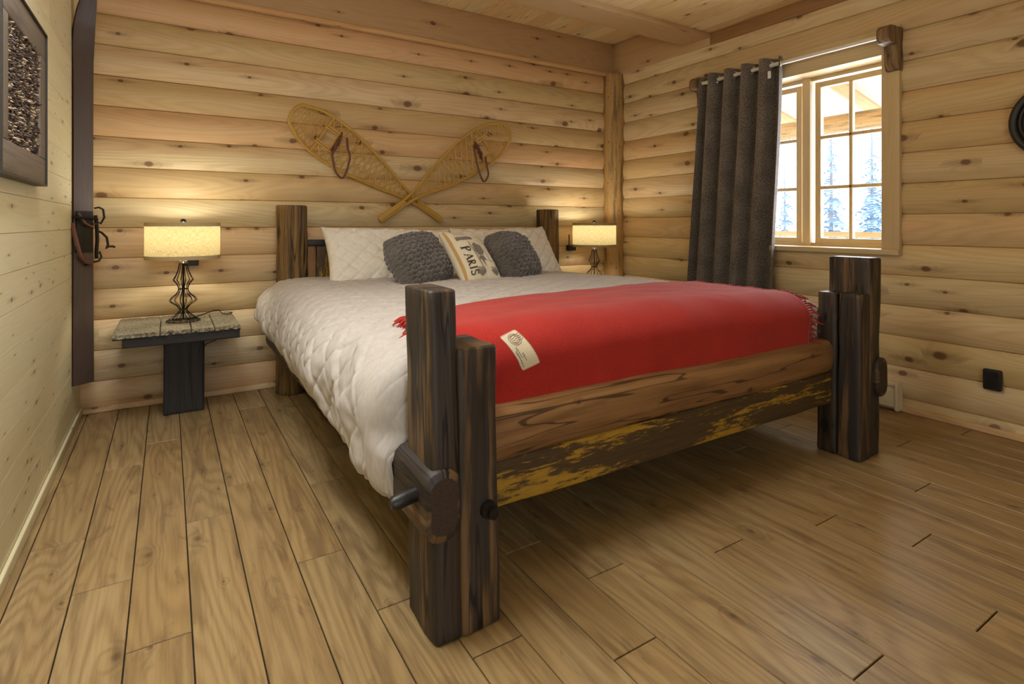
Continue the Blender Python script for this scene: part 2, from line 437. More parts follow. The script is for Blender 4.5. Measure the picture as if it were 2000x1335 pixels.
wv = t.noise(t.vec(t.math('MULTIPLY', u, 40.0), t.math('MULTIPLY', v, 500.0)), 1.0, 2)
wv2 = t.noise(t.vec(t.math('MULTIPLY', u, 400.0), t.math('MULTIPLY', v, 50.0)), 1.0, 2)
f = t.math('MULTIPLY', t.math('ADD', wv, wv2), .5)
c = t.mix(t.step(f, .35, .65), srgb(156, 140, 98), srgb(188, 172, 128))
tr = t.n('ShaderNodeBsdfTranslucent'); df = t.n('ShaderNodeBsdfDiffuse'); mx = t.n('ShaderNodeMixShader')
t.link(c, tr.inputs[0]); t.link(c, df.inputs[0]); mx.inputs[0].default_value = .5
t.link(df.outputs[0], mx.inputs[1]); t.link(tr.outputs[0], mx.inputs[2]); t.link(mx.outputs[0], t.out.inputs[0])
M['shade'] = t.mat
M['shade_band'] = plain('shade_band', srgb(178, 156, 116), .8)
t = NT('window_glass')
gl = t.n('ShaderNodeBsdfGlossy'); gl.inputs['Roughness'].default_value = .02
tp = t.n('ShaderNodeBsdfTransparent'); mx = t.n('ShaderNodeMixShader'); lw = t.n('ShaderNodeLayerWeight'); lw.inputs[0].default_value = .5
t.link(t.math('ADD', t.math('MULTIPLY', t.math('POWER', lw.outputs['Facing'], 5.0), .6), .03), mx.inputs[0]); t.link(tp.outputs[0], mx.inputs[1]); t.link(gl.outputs[0], mx.inputs[2]); t.link(mx.outputs[0], t.out.inputs[0])
M['glass'] = t.mat

# ------------------------------------------------------------------ the room
def struct(o): return tag(o, kind='structure')

# floor: planks with real gaps over a dark bed
PW, X0 = 0.1362, -0.222
ENDS = {-1: [2.205, .9], 0: [2.77, 1.888, .5], 1: [1.567, 3.0], 2: [2.142, .7], 3: [2.356, .9], 4: [1.716, 3.3], 5: [3.28, 2.204, 1.398], 6: [2.525, 1.128],
        7: [1.95, .55], 8: [1.43, .952], 9: [1.21, 2.5], 10: [1.85, .4], 11: [.634, 2.2], 12: [1.102, 2.9], 13: [1.7, .3], 14: [2.3, .55], 15: [1.023, 2.7], 16: [.799, 2.0],
        17: [1.55], 18: [2.4, .2], 19: [.957, 2.1], 20: [1.6], 21: [2.2, .5], 22: [1.193, 2.8], 23: [1.75], 24: [.6, 2.4], 25: [1.099, 2.6]}
mb = MB()
mb.quad([(XL-.1, YF-.1, -.006), (XR+.1, YF-.1, -.006), (XR+.1, YB+.1, -.006), (XL-.1, YB+.1, -.006)], m=1)
rg = random.Random(3)
for k in range(-2, 27):
    a, b = max(XL, X0 + PW*k), min(XR, X0 + PW*(k+1))
    if b - a < .004: continue
    ys = sorted([YF, YB] + ENDS.get(k, []) + [-.2 - rg.random()*.9])
    for y0, y1 in zip(ys, ys[1:]):
        r = rg.random(); ou, ov = rg.random()*30, rg.random()*30
        g, ch = .0014, .0010
        xa, xb, ya, yb = a+g, b-g, y0+.0018, y1-.0018
        top = [(xa+ch, ya+ch, 0), (xb-ch, ya+ch, 0), (xb-ch, yb-ch, 0), (xa+ch, yb-ch, 0)]
        low = [(xa, ya, -.0018), (xb, ya, -.0018), (xb, yb, -.0018), (xa, yb, -.0018)]
        bot = [(p[0], p[1], -.006) for p in low]
        UV = lambda p: (p[1] + ou, p[0] + ov)
        mb.quad(top, [UV(p) for p in top], r)
        for i in range(4):
            j = (i+1) % 4
            for A, B in ((low, top), (bot, low)):
                q = [A[i], A[j], B[j], B[i]]; mb.quad(q, [UV(p) for p in q], r)
struct(mb.build('floor', [M['floor'], M['floor_gap']]))

# log siding: convex courses
SAG = .026
def log_profile(z0, z1, zs):
    R = ((COURSE/2)**2 + SAG**2) / (2*SAG)
    c = (z0 + z1) / 2
    return [sqrt(max(R*R - (z-c)**2, 0)) - (R - SAG) for z in zs]
def siding(name, along, a0, a1, plane, sign, first, ztop, hole=None):
    """along 'x': wall facing -y at y=plane; along 'y': wall facing -x at x=plane. hole=(a0,a1,z0,z1)"""
    mb = MB(); rg = random.Random(len(name)*7 + int(first*1000))
    z = first
    while z > 0: z -= COURSE
    while z < ztop:
        z0, z1 = z, z + COURSE
        zs = {z0 + COURSE*i/10 for i in range(11)} | {z0 + .003, z1 - .003}
        if hole: zs |= {hole[2], hole[3]}
        zs = sorted(q for q in zs | {0.0, ztop} if max(z0, 0) - 1e-6 <= q <= min(z1, ztop) + 1e-6)
        pr = log_profile(z0, z1, zs)
        pr = [p - .006 if (abs(q-z0) < .001 or abs(q-z1) < .001) else p for p, q in zip(pr, zs)]
        r = rg.random(); ou, ov = rg.random()*30, rg.random()*30
        for (qa, pa), (qb, pb) in zip(zip(zs, pr), zip(zs[1:], pr[1:])):
            if qb - qa < 1e-6: continue
            spans = [(a0, a1)]
            if hole and qa >= hole[2]-1e-6 and qb <= hole[3]+1e-6: spans = [(a0, hole[0]), (hole[1], a1)]
            for (s0, s1) in spans:
                n = max(1, int((s1-s0)/.6))
                for i in range(n):
                    e0, e1 = s0 + (s1-s0)*i/n, s0 + (s1-s0)*(i+1)/n
                    pts = []
                    for e, q, p in ((e0, qa, pa), (e1, qa, pa), (e1, qb, pb), (e0, qb, pb)):
                        pts.append((e, plane + sign*p, q) if along == 'x' else (plane + sign*p, e, q))
                    mb.quad(pts, [(e0+ou, qa+ov), (e1+ou, qa+ov), (e1+ou, qb+ov), (e0+ou, qb+ov)], r)
        z = z1
    # backing so that no daylight leaks through
    return struct(mb.build(name, M['pine'], smooth=True, angle=25, doubles=True))
WIN = (1.495, 2.47, .86, 1.915)
siding('wall_back', 'x', XL, XR, YB, -1, .1607, 2.30)
siding('wall_right', 'y', YF, YB, XR, -1, .0702, 2.30, WIN)

# smooth boards of the left wall
mb = MB(); rg = random.Random(11)
z = .0535
zs = [0.0]
while z < ZC: zs.append(z); z += .1148
zs.append(ZC)
for z0, z1 in zip(zs, zs[1:]):
    y = YF; 
    while y < YB:
        y2 = min(YB, y + 1.4 + rg.random()*1.6)
        if YB - y2 < .3: y2 = YB
        r = rg.random(); ou, ov = rg.random()*30, rg.random()*30
        g = .0012
        A = [(XL, y+g, z0+g), (XL, y2-g, z0+g), (XL, y2-g, z1-g), (XL, y+g, z1-g)]
        B = [(XL-.004, y, z0), (XL-.004, y2, z0), (XL-.004, y2, z1), (XL-.004, y, z1)]
        UV = lambda p: (p[1]+ou, p[2]+ov)
        mb.quad(A, [UV(p) for p in A], r)
        for i in range(4):
            j = (i+1) % 4; q = [B[i], B[j], A[j], A[i]]; mb.quad(q, [UV(p) for p in q], r)
        y = y2
struct(mb.build('wall_left', M['pine_left']))

# near wall behind the camera with a doorway opening added to let fill light in
mb = MB()
for k in range(23):
    z0, z1 = k*.1148, min(ZC, (k+1)*.1148)
    for (a, b, lo, hi) in ((XL, -.35, 0, 9), (.45, XR, 0, 9), (-.35, .45, 2.05, 9)):
        if z1 <= lo: continue
        mb.box(a, b, YF-.08, YF, max(z0, lo), z1, 'x')
struct(mb.build('wall_front', M['pine_left']))

# ceiling boards in two bays, run along y
mb = MB(); rg = random.Random(5)
def clg(x0, x1, y0, y1, z, off):
    x = x0 - (x0 - off) % .138 
    x = off
    while x > x0: x -= .138
    while x < x1:
        a, b = max(x, x0), min(x+.138, x1)
        r = rg.random(); ou, ov = rg.random()*30, rg.random()*30; g = .0022
        if b - a > .006:
            A = [(a+g, y0, z), (b-g, y0, z), (b-g, y1, z), (a+g, y1, z)]
            mb.quad(A[::-1], [(p[1]+ou, p[0]+ov) for p in A[::-1]], r)
            for (p, q) in ((a, a+g), (b, b-g)):
                Q = [(p, y0, z+.005), (p, y1, z+.005), (q, y1, z), (q, y0, z)]
                mb.quad(Q, [(w[1]+ou, w[0]+ov) for w in Q], r)
        x += .138
clg(XL, XR, 2.80, YB, ZC, .03)
clg(XL, XR, YF, 2.66, 2.367, .03)
struct(mb.build('ceiling', M['pine_ceiling']))
mb = MB(); mb.box(XL-.1, XR+.1, YF-.1, YB+.1, ZC+.006, ZC+.03); mb.box(XL-.1, XR+.1, YF-.1, 2.7, 2.374, 2.39)
struct(mb.build('trim_1', M['floor_gap']))
# beams
mb = MB(); mb.loft('x', XL, XR-.002, (2.735, 2.448), .235, .226, .006, amp=.002, nring=12, cap=.001, r=.3)
struct(mb.build('trim_2', M['pine_beam'], smooth=True))
mb = MB(); mb.loft('x', XL, XR, (YB-.005, 2.425), .07, .27, .004, amp=.001, nring=8, cap=.001, r=.62)
struct(mb.build('trim_3', M['pine_beam'], smooth=True))
mb = MB(); mb.loft('x', XL, XR-.06, (YB-.036, 2.287), .045, .03, .008, amp=.001, nring=8, cap=.001, r=.2)
struct(mb.build('trim_4', M['pine_trim'], smooth=True))
mb = MB(); mb.loft('y', 2.62, YB-.03, (XR-.005, 2.42), .07, .275, .004, amp=.001, nring=8, cap=.001, r=.55)
struct(mb.build('trim_5', M['pine_beam'], smooth=True))
mb = MB(); mb.loft('y', YF, 2.618, (XR-.006, 2.325), .07, .085, .004, amp=.001, nring=8, cap=.001, r=.8)
struct(mb.build('trim_6', M['trim_brown'], smooth=True))
# corner log
mb = MB(); mb.loft('z', 0, 2.285, (XR-.052, YB-.052), .185, .185, None, nper=36, nring=90, amp=.010, fs=10, seed=2, cap=.004)
struct(mb.build('trim_7', M['peeled'], smooth=True, angle=60))
# baseboards
mb = MB(); mb.loft('x', XL, XR, (YB-.022, .016), .028, .032, .006, amp=0, nring=4, cap=.001); struct(mb.build('baseboard_back', M['pine'], smooth=True))
mb = MB(); mb.loft('y', YF, YB, (XR-.022, .016), .028, .032, .006, amp=0, nring=4, cap=.001); struct(mb.build('baseboard_right', M['pine'], smooth=True))
mb = MB(); mb.loft('y', YF, YB-.03, (XL+.007, .022), .012, .044, .004, amp=0, nring=4, cap=.001); struct(mb.build('baseboard_left', M['pine_left'], smooth=True))

# window: trim, frame, two casements of six panes
win = bpy.data.objects.new('window_1', None); COL.objects.link(win); win.location = (3.40, 1.98, .86); struct(win)
XF = 3.296
mb = MB()
mb.loft('z', .86, 1.915, (XF+.014, 1.448), .03, .088, .003, amp=.0006, nring=6, cap=.001, r=.15)
mb.loft('z', .86, 1.915, (XF+.014, 2.515), .03, .088, .003, amp=.0006, nring=6, cap=.001, r=.15)
mb.loft('y', 1.404, 2.559, (XF+.014, 1.986), .032, .142, .003, amp=.0006, nring=6, cap=.001, r=.3)
mb.loft('y', 1.40, 2.563, (XF+.006, .845), .055, .03, .004, amp=.0006, nring=6, cap=.001, r=.42)
mb.build('window_trim', M['window_wood'], win, smooth=True)
mb = MB()   # lining of the opening
mb.box(XF+.02, 3.50, WIN[0]-.02, WIN[0], WIN[2]-.02, WIN[3]+.02, 'z'); mb.box(XF+.02, 3.50, WIN[1], WIN[1]+.02, WIN[2]-.02, WIN[3]+.02, 'z')
mb.box(XF+.02, 3.50, WIN[0], WIN[1], WIN[3], WIN[3]+.02, 'y'); mb.box(XF+.02, 3.52, WIN[0], WIN[1], WIN[2]-.02, WIN[2], 'y')
mb.box(3.42, 3.50, 1.957, 2.006, WIN[2], WIN[3], 'z', r=.2)
mb.box(3.44, 3.50, WIN[0], 1.957, WIN[3]-.022, WIN[3], 'y'); mb.box(3.44, 3.50, 2.006, WIN[1], WIN[3]-.022, WIN[3], 'y')
mb.box(3.44, 3.50, WIN[0], 1.957, WIN[2], WIN[2]+.02, 'y'); mb.box(3.44, 3.50, 2.006, WIN[1], WIN[2], WIN[2]+.02, 'y')
mb.box(3.44, 3.50, WIN[0], WIN[0]+.016, WIN[2], WIN[3], 'z'); mb.box(3.44, 3.50, WIN[1]-.016, WIN[1], WIN[2], WIN[3], 'z')
mb.build('window_frame', M['window_wood'], win)
for (ga, gb) in ((1.552, 1.904), (2.062, 2.414)):
    g0, g1 = .910, 1.846
    mb = MB(); s = .036
    mb.loft('z', g0-s, g1+s, (3.462, ga-s/2), .034, s, .004, amp=0, nring=2, cap=.001, nper=28); mb.loft('z', g0-s, g1+s, (3.462, gb+s/2), .034, s, .004, amp=0, nring=2, cap=.001, nper=28)
    mb.loft('y', ga-.004, gb+.004, (3.462, g0-s/2), .034, s, .004, amp=0, nring=2, cap=.001, nper=28); mb.loft('y', ga-.004, gb+.004, (3.462, g1+s/2), .034, s, .004, amp=0, nring=2, cap=.001, nper=28)
    sash = mb.build('window_sash', M['window_wood'], win, smooth=True)
    mb = MB(); ym = (ga+gb)/2; h = (g1-g0)/3
    mb.loft('z', g0, g1, (3.462, ym), .03, .022, .005, amp=0, nring=2, cap=.001, nper=28)
    for i in (1, 2): mb.loft('y', ga, gb, (3.462, g0+h*i), .03, .022, .005, amp=0, nring=2, cap=.001, nper=28)
    mb.build('muntin', M['window_wood'], sash, smooth=True)
    for i in range(2):
        for j in range(3):
            a, b = (ga, ym-.011) if i == 0 else (ym+.011, gb)
            c, d = g0 + h*j + (.011 if j else 0), g0 + h*(j+1) - (.011 if j < 2 else 0)
            mb = MB(); mb.box(3.462, 3.466, a, b, c, d); mb.build('pane', M['glass'], sash)

# ------------------------------------------------------------------ outside: porch, snow, frosted trees
mb = MB(); mb.quad([(3.6, -14, -.5), (40, -14, -.5), (40, 30, -.5), (3.6, 30, -.5)]); struct(mb.build('ground_snow', M['snow']))
mb = MB()
mb.loft('y', -1, 6, (5.05, 1.885), .16, .16, None, nper=24, nring=30, amp=.006)
tag(mb.build('porch_beam', M['peeled'], smooth=True), 'yellow round porch beam seen through the upper window panes', 'beam')
mb = MB(); 
for k in range(9):
    y = -.6 + k*.8
    mb2 = MB(); pts = [(3.55, y, 2.50), (6.0, y, 1.99)]
    mb2.tube([(3.55, y, 2.52), (5.9, y, 2.0)], .055, 8)
    if 1 <= k <= 7: tag(mb2.build('porch_rafter', M['pine_trim'], smooth=True), 'pale round rafter under the porch roof outside the window', 'rafter', 'porch rafters outside the window')
mb.quad([(3.5, -1.5, 2.60), (6.1, -1.5, 2.06), (6.1, 6.5, 2.06), (3.5, 6.5, 2.60)], [(0, 0), (2.6, 0), (2.6, 8), (0, 8)])
mb.quad([(3.5, -1.5, 2.64), (6.1, -1.5, 2.10), (6.1, 6.5, 2.10), (3.5, 6.5, 2.64)], [(0, 0), (2.6, 0), (2.6, 8), (0, 8)])
struct(mb.build('porch_ceiling', M['porch_overexposed']))
mb = MB(); mb.loft('y', -1, 6, (5.2, .90), .07, .05, .01, amp=.002)
tag(mb.build('porch_railing', M['pine_trim'], smooth=True), 'pale porch handrail at the bottom of the window view', 'railing')

def conifer(x, y, z, h, w, seed, label):
    rg = random.Random(seed)
    r = thing('frosted_conifer', (x, y, z), label, 'tree')
    mb = MB(); mb.tube([(x, y, z), (x, y, z+h*.97)], [.05*h/3, .008], 7); mb.build('trunk', M['trunk'], r, smooth=True)
    mb = MB()
    n = int(h*26)
    for i in range(n):
        f = (i + rg.random()) / n; zz = z + h*(.08 + .9*f); L = w*(1-f)*(.6+.5*rg.random()) + .06
        a = i*2.4 + rg.random()
        d = Vector((cos(a), sin(a), -.35 - .2*rg.random()))
        base = Vector((x, y, zz)); tip = base + d*L
        side = Vector((-sin(a), cos(a), 0))
        for s in range(5):
            p = base.lerp(tip, (s+.6)/5.2); ww = L*.24*(1 - s/6.5)
            for sg in (-1, 1):
                q = p + side*sg*ww + d*ww*.5 - Vector((0, 0, ww*.25))
                mb.quad([p, p + d*ww*.5, q, p + side*sg*ww*.5 - d*ww*.1])
    mb.build('foliage', M['frost'], r)
for i, (x, y, h, w, lb) in enumerate(((8.2, 4.38, 3.1, 1.0, 'frosted conifer behind the middle panes of the right casement'),
                                      (15.0, 6.6, 5.0, 1.0, 'tall frosted conifer far behind the porch beam'),
                                      (9.5, 5.9, 2.6, 1.0, 'frosted conifer glimpsed beside the window mullion'),
                                      (11.6, 5.42, 3.6, 1.1, 'frosted conifer at the right edge of the window view'),
                                      (12.0, 8.6, 4.5, 1.1, 'frosted conifer seen through the left casement beside the curtain'))):
    conifer(x, y, -.5, h, w, 20+i, lb)

# ------------------------------------------------------------------ bed
bed = thing('bed', (1.58, 2.4, 0), 'rustic king bed of dark hewn timbers with yellow flaking paint on the boards', 'bed')
def post(cx0, cx1, sx0, sx1, cy0, cy1, zt, zs, lean, seed, split=None):
    mb = MB()
    blocks = [(cx0, cx1, cy0, cy1, zt, seed)] + ([(sx0, sx1, cy0, cy1, zs, seed+5)] if split is None else [(sx0, sx1, cy0, split-.001, zs, seed+5), (sx0, sx1, split+.001, cy1, zs-.003, seed+9)])
    for (a, b, cy0, cy1, top, s) in blocks:
        mb.loft('z', 0, top, ((a+b)/2, (cy0+cy1)/2), b-a, cy1-cy0, .014, nper=44, nring=44, amp=.008, fs=7, seed=s, cap=.006, r=.2+.1*s % 1,
                shift=lambda f, T=top: (lean*(f*T), 0), scale=lambda f: (1.0, 1.0 - .03*f))
    return mb.build('foot_post', M['timber'], bed, smooth=True, angle=50)
post(.534, .606, .603, .718, 1.195, 1.372, .842, .696, -.018, 1)
post(2.535, 2.628, 2.452, 2.538, 1.192, 1.378, .852, .700, .014, 3, 1.292)
for i, (cx, s) in enumerate(((.627, 4), (2.50, 6))):
    mb = MB(); mb.loft('z', 0, 1.108, (cx, 3.495), .175, .17, None, nper=40, nring=60, amp=.007, fs=11, seed=s, cap=.008, r=.3+.3*i)
    mb.build('head_post', M['bark'], bed, smooth=True, angle=50)
mb = MB()   # upper foot rail: slabbed log
mb.loft('x', .70, 2.47, (1.385, .415), .17, .155, .05, nper=48, nring=60, amp=.009, fs=6, seed=8, cap=.002, r=.4)
mb.build('foot_rail', M['timber_tan'], bed, smooth=True, angle=50)
mb = MB()
mb.loft('x', .70, 2.47, (1.36, .282), .10, .134, .01, nper=40, nring=50, amp=.004, fs=7, seed=9, cap=.002, r=.6)
mb.build('foot_board', M['yellow_flake'], bed, smooth=True, angle=50)
for (xa, xb, s) in ((.500, .592, 11), (2.574, 2.662, 12)):
    mb = MB()
    mb.loft('y', 1.176, 3.63, ((xa+xb)/2, .338), xb-xa, .17, .040, nper=44, nring=60, amp=.005, fs=8, seed=s, cap=.010, r=.45, capm=1)
    rail = mb.build('side_rail', [M['timber'], M['end_grain']], bed, smooth=True, angle=50)
for (x0, x1, y, z) in ((.438, .52, 1.235, .352), (2.635, 2.69, 1.24, .345)):
    mb = MB(); mb.tube([(x0, y, z-.004), (x0+.006, y, z-.003), ((x0+x1)/2, y+.008, z), (x1, y+.01, z+.004)], [.012, .017, .018, .018], 12)
    mb.build('peg', M['peg'], bed, smooth=True)
mb = MB()
mb.tube([(.681, 1.215, .285), (.681, 1.176, .285)], .014, 14); mb.tube([(.676, 1.205, .290), (.676, 1.188, .290)], [.024, .021], 14)
mb.build('bolt', M['dark_iron'], bed, smooth=True)
mb = MB()
rg = random.Random(4); x = .70
k = 0
while x < 2.42:
    w = (.066, .10)[k] if k < 2 else .095 + .05*rg.random(); b = min(x+w, 2.43)
    mb.loft('z', .30, .872, ((x+b)/2, 3.50), b-x-.004, .04, .005, nper=28, nring=10, amp=.002, seed=k, cap=.002, m=(0 if k % 3 == 1 else 1))
    x = b; k += 1
mb.build('headboard_panel', [M['yellow_flake'], M['timber_tan']], bed, smooth=True)
mb = MB(); mb.loft('x', .69, 2.43, (3.495, .884), .06, .034, .006, nper=28, nring=20, amp=.003, cap=.002)
mb.build('headboard_cap', M['timber_black'], bed, smooth=True)
mb = MB(); mb.box(.62, 2.54, 1.46, 3.44, .30, .34, 'x'); mb.build('bed_base', M['timber_black'], bed)

# mattress
mb = MB(); mb.loft('y', 1.47, 3.42, (1.58, .47), 1.88, .25, .06, nper=48, nring=12, amp=.002, cap=.03)
tag(mb.build('mattress', M['mattress'], smooth=True, angle=60), 'white mattress under the duvet between the bed rails', 'mattress')

# duvet -----------------------------------------------------------
def lerp_table(tab, x):
    if x <= tab[0][0]: return tab[0][1]
    for (a, p), (b, q) in zip(tab, tab[1:]):
        if x <= b:
            f = (x-a)/(b-a); f = f*f*(3-2*f)*.5 + f*.5
            return p + (q-p)*f
    return tab[-1][1]
HEM = [(1.35, .262), (1.5, .285), (1.72, .30), (1.95, .335), (2.4, .345), (2.9, .36), (3.45, .405)]
TOPZ = [(1.35, .692), (1.8, .690), (2.4, .686), (3.0, .672), (3.45, .668)]
def cross(y):
    h = lerp_table(HEM, y); T = lerp_table(TOPZ, y)
    bulge = .012*sin(y*5.1) + .008*sin(y*11.3+1)
    pts = [(.487, h), (.458+bulge*.5, h+.045), (.438+bulge, .47), (.446+bulge, .545), (.478+bulge*.6, .602), (.535, .643), (.63, .668), (.80, T-.006), (1.2, T+.004), (1.6, T+.004), (2.0, T-.004), (2.28, T-.016), (2.45, T-.034), (2.555, .612), (2.625, .545), (2.652, .46), (2.645, .38)]
    return pts
def catmull(p0, p1, p2, p3, t):
    return tuple(.5*((2*b) + (-a+c)*t + (2*a-5*b+4*c-d)*t*t + (-a+3*b-3*c+d)*t**3) for a, b, c, d in zip(p0, p1, p2, p3))
def resample(pts, n):
    P = [pts[0]] + pts + [pts[-1]]; out = []
    for i in range(len(pts)-1):
        for k in range(10): out.append(catmull(P[i], P[i+1], P[i+2], P[i+3], k/10))
    out.append(pts[-1])
    L = [0]
    for a, b in zip(out, out[1:]): L.append(L[-1] + math.hypot(a[0]-b[0], a[1]-b[1]))
    res = []; j = 0
    for i in range(n+1):
        s = L[-1]*i/n
        while j < len(L)-2 and L[j+1] < s: j += 1
        f = (s-L[j])/max(1e-9, L[j+1]-L[j])
        res.append((out[j][0]+(out[j+1][0]-out[j][0])*f, out[j][1]+(out[j+1][1]-out[j][1])*f, s))
    return res
NA, NBT, NBF = 600, 400, 60
Y0D, Y1D = 3.455, 1.475        # head end and start of the fall over the foot
ZB = .470
rows = []
def zbot(x): return .47 - .17*max(smooth01((.74-x)/.11), smooth01((x-2.44)/.10))
def smooth01(x): x = max(0, min(1, x)); return x*x*(3-2*x)
def yfront(x):      # how far the quilt may come forward: behind the posts, further between them
    a = min(1, max(0, (x-.70)/.10)); b = min(1, max(0, (2.47-x)/.10)); k = min(a, b); k = k*k*(3-2*k)
    return 1.392 - .036*k
def smooth01(x): x = max(0, min(1, x)); return x*x*(3-2*x)
NB = NBT + NBF
for j in range(NB+1):
    if j <= NBT:
        y = Y0D + (Y1D-Y0D)*j/NBT; cs = resample(cross(y), NA)
        rows.append([Vector((x, y, z)) for (x, z, s) in cs])
    else:
        f = (j-NBT)/NBF
        cs = resample(cross(1.42), NA); row = []
        for (x, z, s) in cs:
            yf = yfront(x)
            if f < .55:
                ph = f/.55*pi/2; yy = Y1D - (Y1D-yf)*sin(ph); zz = z - .085*(1-cos(ph)) if z > zbot(x) else z
                if z > zbot(x): zz = max(zz, zbot(x) + (z-zbot(x))*.3)
            else:
                g = (f-.55)/.45; yy = yf + .012*g
                zt = max(z-.085, zbot(x) + (z-zbot(x))*.3)
                zz = (zt + (zbot(x)-zt)*g) if z > zbot(x) else z
            if z <= zbot(x): yy = Y1D - (Y1D - yf)*smooth01(f*1.3) * 1.0
            wl = smooth01((.66-x)/.14); wr_ = smooth01((x-2.46)/.10)
            ph2 = f*pi/2
            xx = x + (wl - wr_)*(.05 + .075*smooth01((z-.40)/.07))*(1-cos(ph2))
            ws = max(smooth01((.66-x)/.12), smooth01((x-2.44)/.12))
            ys = Y1D - (Y1D - yf)*sin(ph2)
            zs_ = z - .03*f*f if z > zbot(x) else z
            row.append(Vector((xx, yy + (ys-yy)*ws, zz + (zs_-zz)*ws)))
        rows.append(row)
SA = [0]
for a, b in zip(rows[190], rows[190][1:]): SA.append(SA[-1] + (b-a).length)
SB = [0]
for j in range(NB): SB.append(SB[-1] + (rows[j+1][NA//2]-rows[j][NA//2]).length)
def base_normal(i, j):
    a = rows[j][min(i+1, NA)] - rows[j][max(i-1, 0)]; b = rows[min(j+1, NB)][i] - rows[max(j-1, 0)][i]
    n = b.cross(a)
    if n.length < 1e-9: return Vector((0, 0, 1))
    n.normalize()
    return n
sgn = 1 if base_normal(NA//2, 60).z > 0 else -1
NRM = [[base_normal(i, j)*sgn for i in range(NA+1)] for j in range(NB+1)]
def tuck(a, b):
    """pintucks: raised pleats on a diamond net that meet in pinched points"""
    s = .118
    wx = mnoise.noise(Vector((a*3, b*3, 1)))*.10; wy = mnoise.noise(Vector((a*3, b*3, 7)))*.10
    p = a/(s*1.25)+b/s + wx; q = a/(s*1.25)-b/s + wy
    dp = abs(p - round(p)); dq = abs(q - round(q))
    ridge = exp(-(dp/.085)**2)*.8 + exp(-(dq/.085)**2)*.8
    pinch = exp(-((dp/.14)**2+(dq/.14)**2))
    puff = sin(pi*dp)**2 * sin(pi*dq)**2 if False else (min(dp, .5)*min(dq, .5)*4)**.7
    return .0145*(1-exp(-dp/.05))*(1-exp(-dq/.05)) - .006*pinch + .002*ridge
disp = [[0.0]*(NA+1) for _ in range(NB+1)]
for j in range(NB+1):
    for i in range(NA+1):
        p = rows[j][i]; a, b = SA[i], SB[j]
        d = tuck(a, b)
        side = smooth01((.66-p.x)/.2)
        foot = smooth01((2.15-p.y)/.6)
        d *= 1 - .65*side*foot
        w = mnoise.noise(Vector((a*6+b*3, b*9-a*2, 3.0)))
        d += side*(.010 + .012*foot)*w
        rid = 1-abs(mnoise.noise(Vector((a*3.2 - b*3.0, a*2.5+b*7.5, 5.0))))*2
        d += side*foot*.016*(max(rid, 0)**2 - .3)*(1-smooth01((j-NBT+18)/30))
        d += .004*mnoise.noise(Vector((a*2.2, b*2.2, 9))) + .0035*mnoise.noise(Vector((a*26+b*9, b*30-a*6, 4)))
        if p.x > .6 and p.y < 1.42: d *= .35
        if p.x <= .66: d *= 1 - .8*smooth01((j-NBT+20)/(NBF*.5))
        cov = smooth01((1.72 + .28*max(0, (p.x-.6)/1.9) - p.y)/.05)*smooth01((p.x-.60)/.06)*smooth01((2.49-p.x)/.05)
        d *= 1 - .8*cov
        disp[j][i] = d
def duvet_pt(i, j, extra=0.0, k=1.0): return rows[j][i] + NRM[j][i]*(disp[j][i]*k + extra)
mb = MB()
for j in range(NB+1):
    for i in range(NA+1): mb.vert(duvet_pt(i, j), (SA[i], SB[j]))
for j in range(NB):
    for i in range(NA):
        a = j*(NA+1)+i; mb.face((a, a+1, a+NA+2, a+NA+1))
dv = mb.build('duvet', M['duvet'], smooth=True, angle=180)
sm = dv.modifiers.new('thickness', 'SOLIDIFY'); sm.thickness = .02; sm.offset = -1
tag(dv, 'puffy white pintucked duvet covering the bed and hanging over its left side', 'duvet')

# red blanket over the foot of the bed -----------------------------
def bl_base(fi, fj):
    i = min(NA-1, max(0, int(fi))); j = min(NB-1, max(0, int(fj))); u, v = fi-i, fj-j
    P = (rows[j][i]*(1-u)*(1-v) + rows[j][i+1]*u*(1-v) + rows[j+1][i]*(1-u)*v + rows[j+1][i+1]*u*v)
    N = (NRM[j][i]*(1-u)*(1-v) + NRM[j][i+1]*u*(1-v) + NRM[j+1][i]*(1-u)*v + NRM[j+1][i+1]*u*v).normalized()
    return P, N
def idx_of_x(x):
    r = rows[NBT]
    for i in range(NA):
        if r[i].z > .5 and r[i].x <= x < r[i+1].x: return i + (x-r[i].x)/(r[i+1].x-r[i].x)
    return NA*.8
def idx_of_y(y): return (Y0D-y)/(Y0D-Y1D)*NBT
IL, IR, IR2 = idx_of_x(.648), idx_of_x(2.375), idx_of_x(2.335)
def blanket(u, v, extra=0.0):
    fi = IL + (IR-IL)*u
    y0 = 1.735 + .28*u + .01*sin(u*9)
    fi = IL + (IR - (IR-IR2)*smooth01((v-.35)/.5) - IL)*u
    jb = idx_of_y(y0); fj = jb + (NB - .2 - jb)*v
    P, N = bl_base(fi, fj)
    wr = .0035*mnoise.noise(Vector((u*5, v*7+u*3, 2))) + .004*(1-abs(mnoise.noise(Vector((u*3+v*2, v*5-u*6, 6))))*2)*smooth01(u*3)
    P = P + N*(.0155 + wr*.8 + extra)
    # below the fold the cloth hangs straight and rests on the log
    if v > .93: P = P + Vector((0, -.006*(v-.93)/.07, -.010*(v-.93)/.07))
    return P
mb = MB()
mb.grid(lambda u, v: (blanket(u, v), (u*1.9, v*.75)), 150, 70)
bl = mb.build('throw_blanket', M['red'], smooth=True, angle=180)
sm = bl.modifiers.new('thickness', 'SOLIDIFY'); sm.thickness = .006; sm.offset = 1
tag(bl, 'red wool throw blanket with fringed ends spread across the foot of the bed', 'blanket')
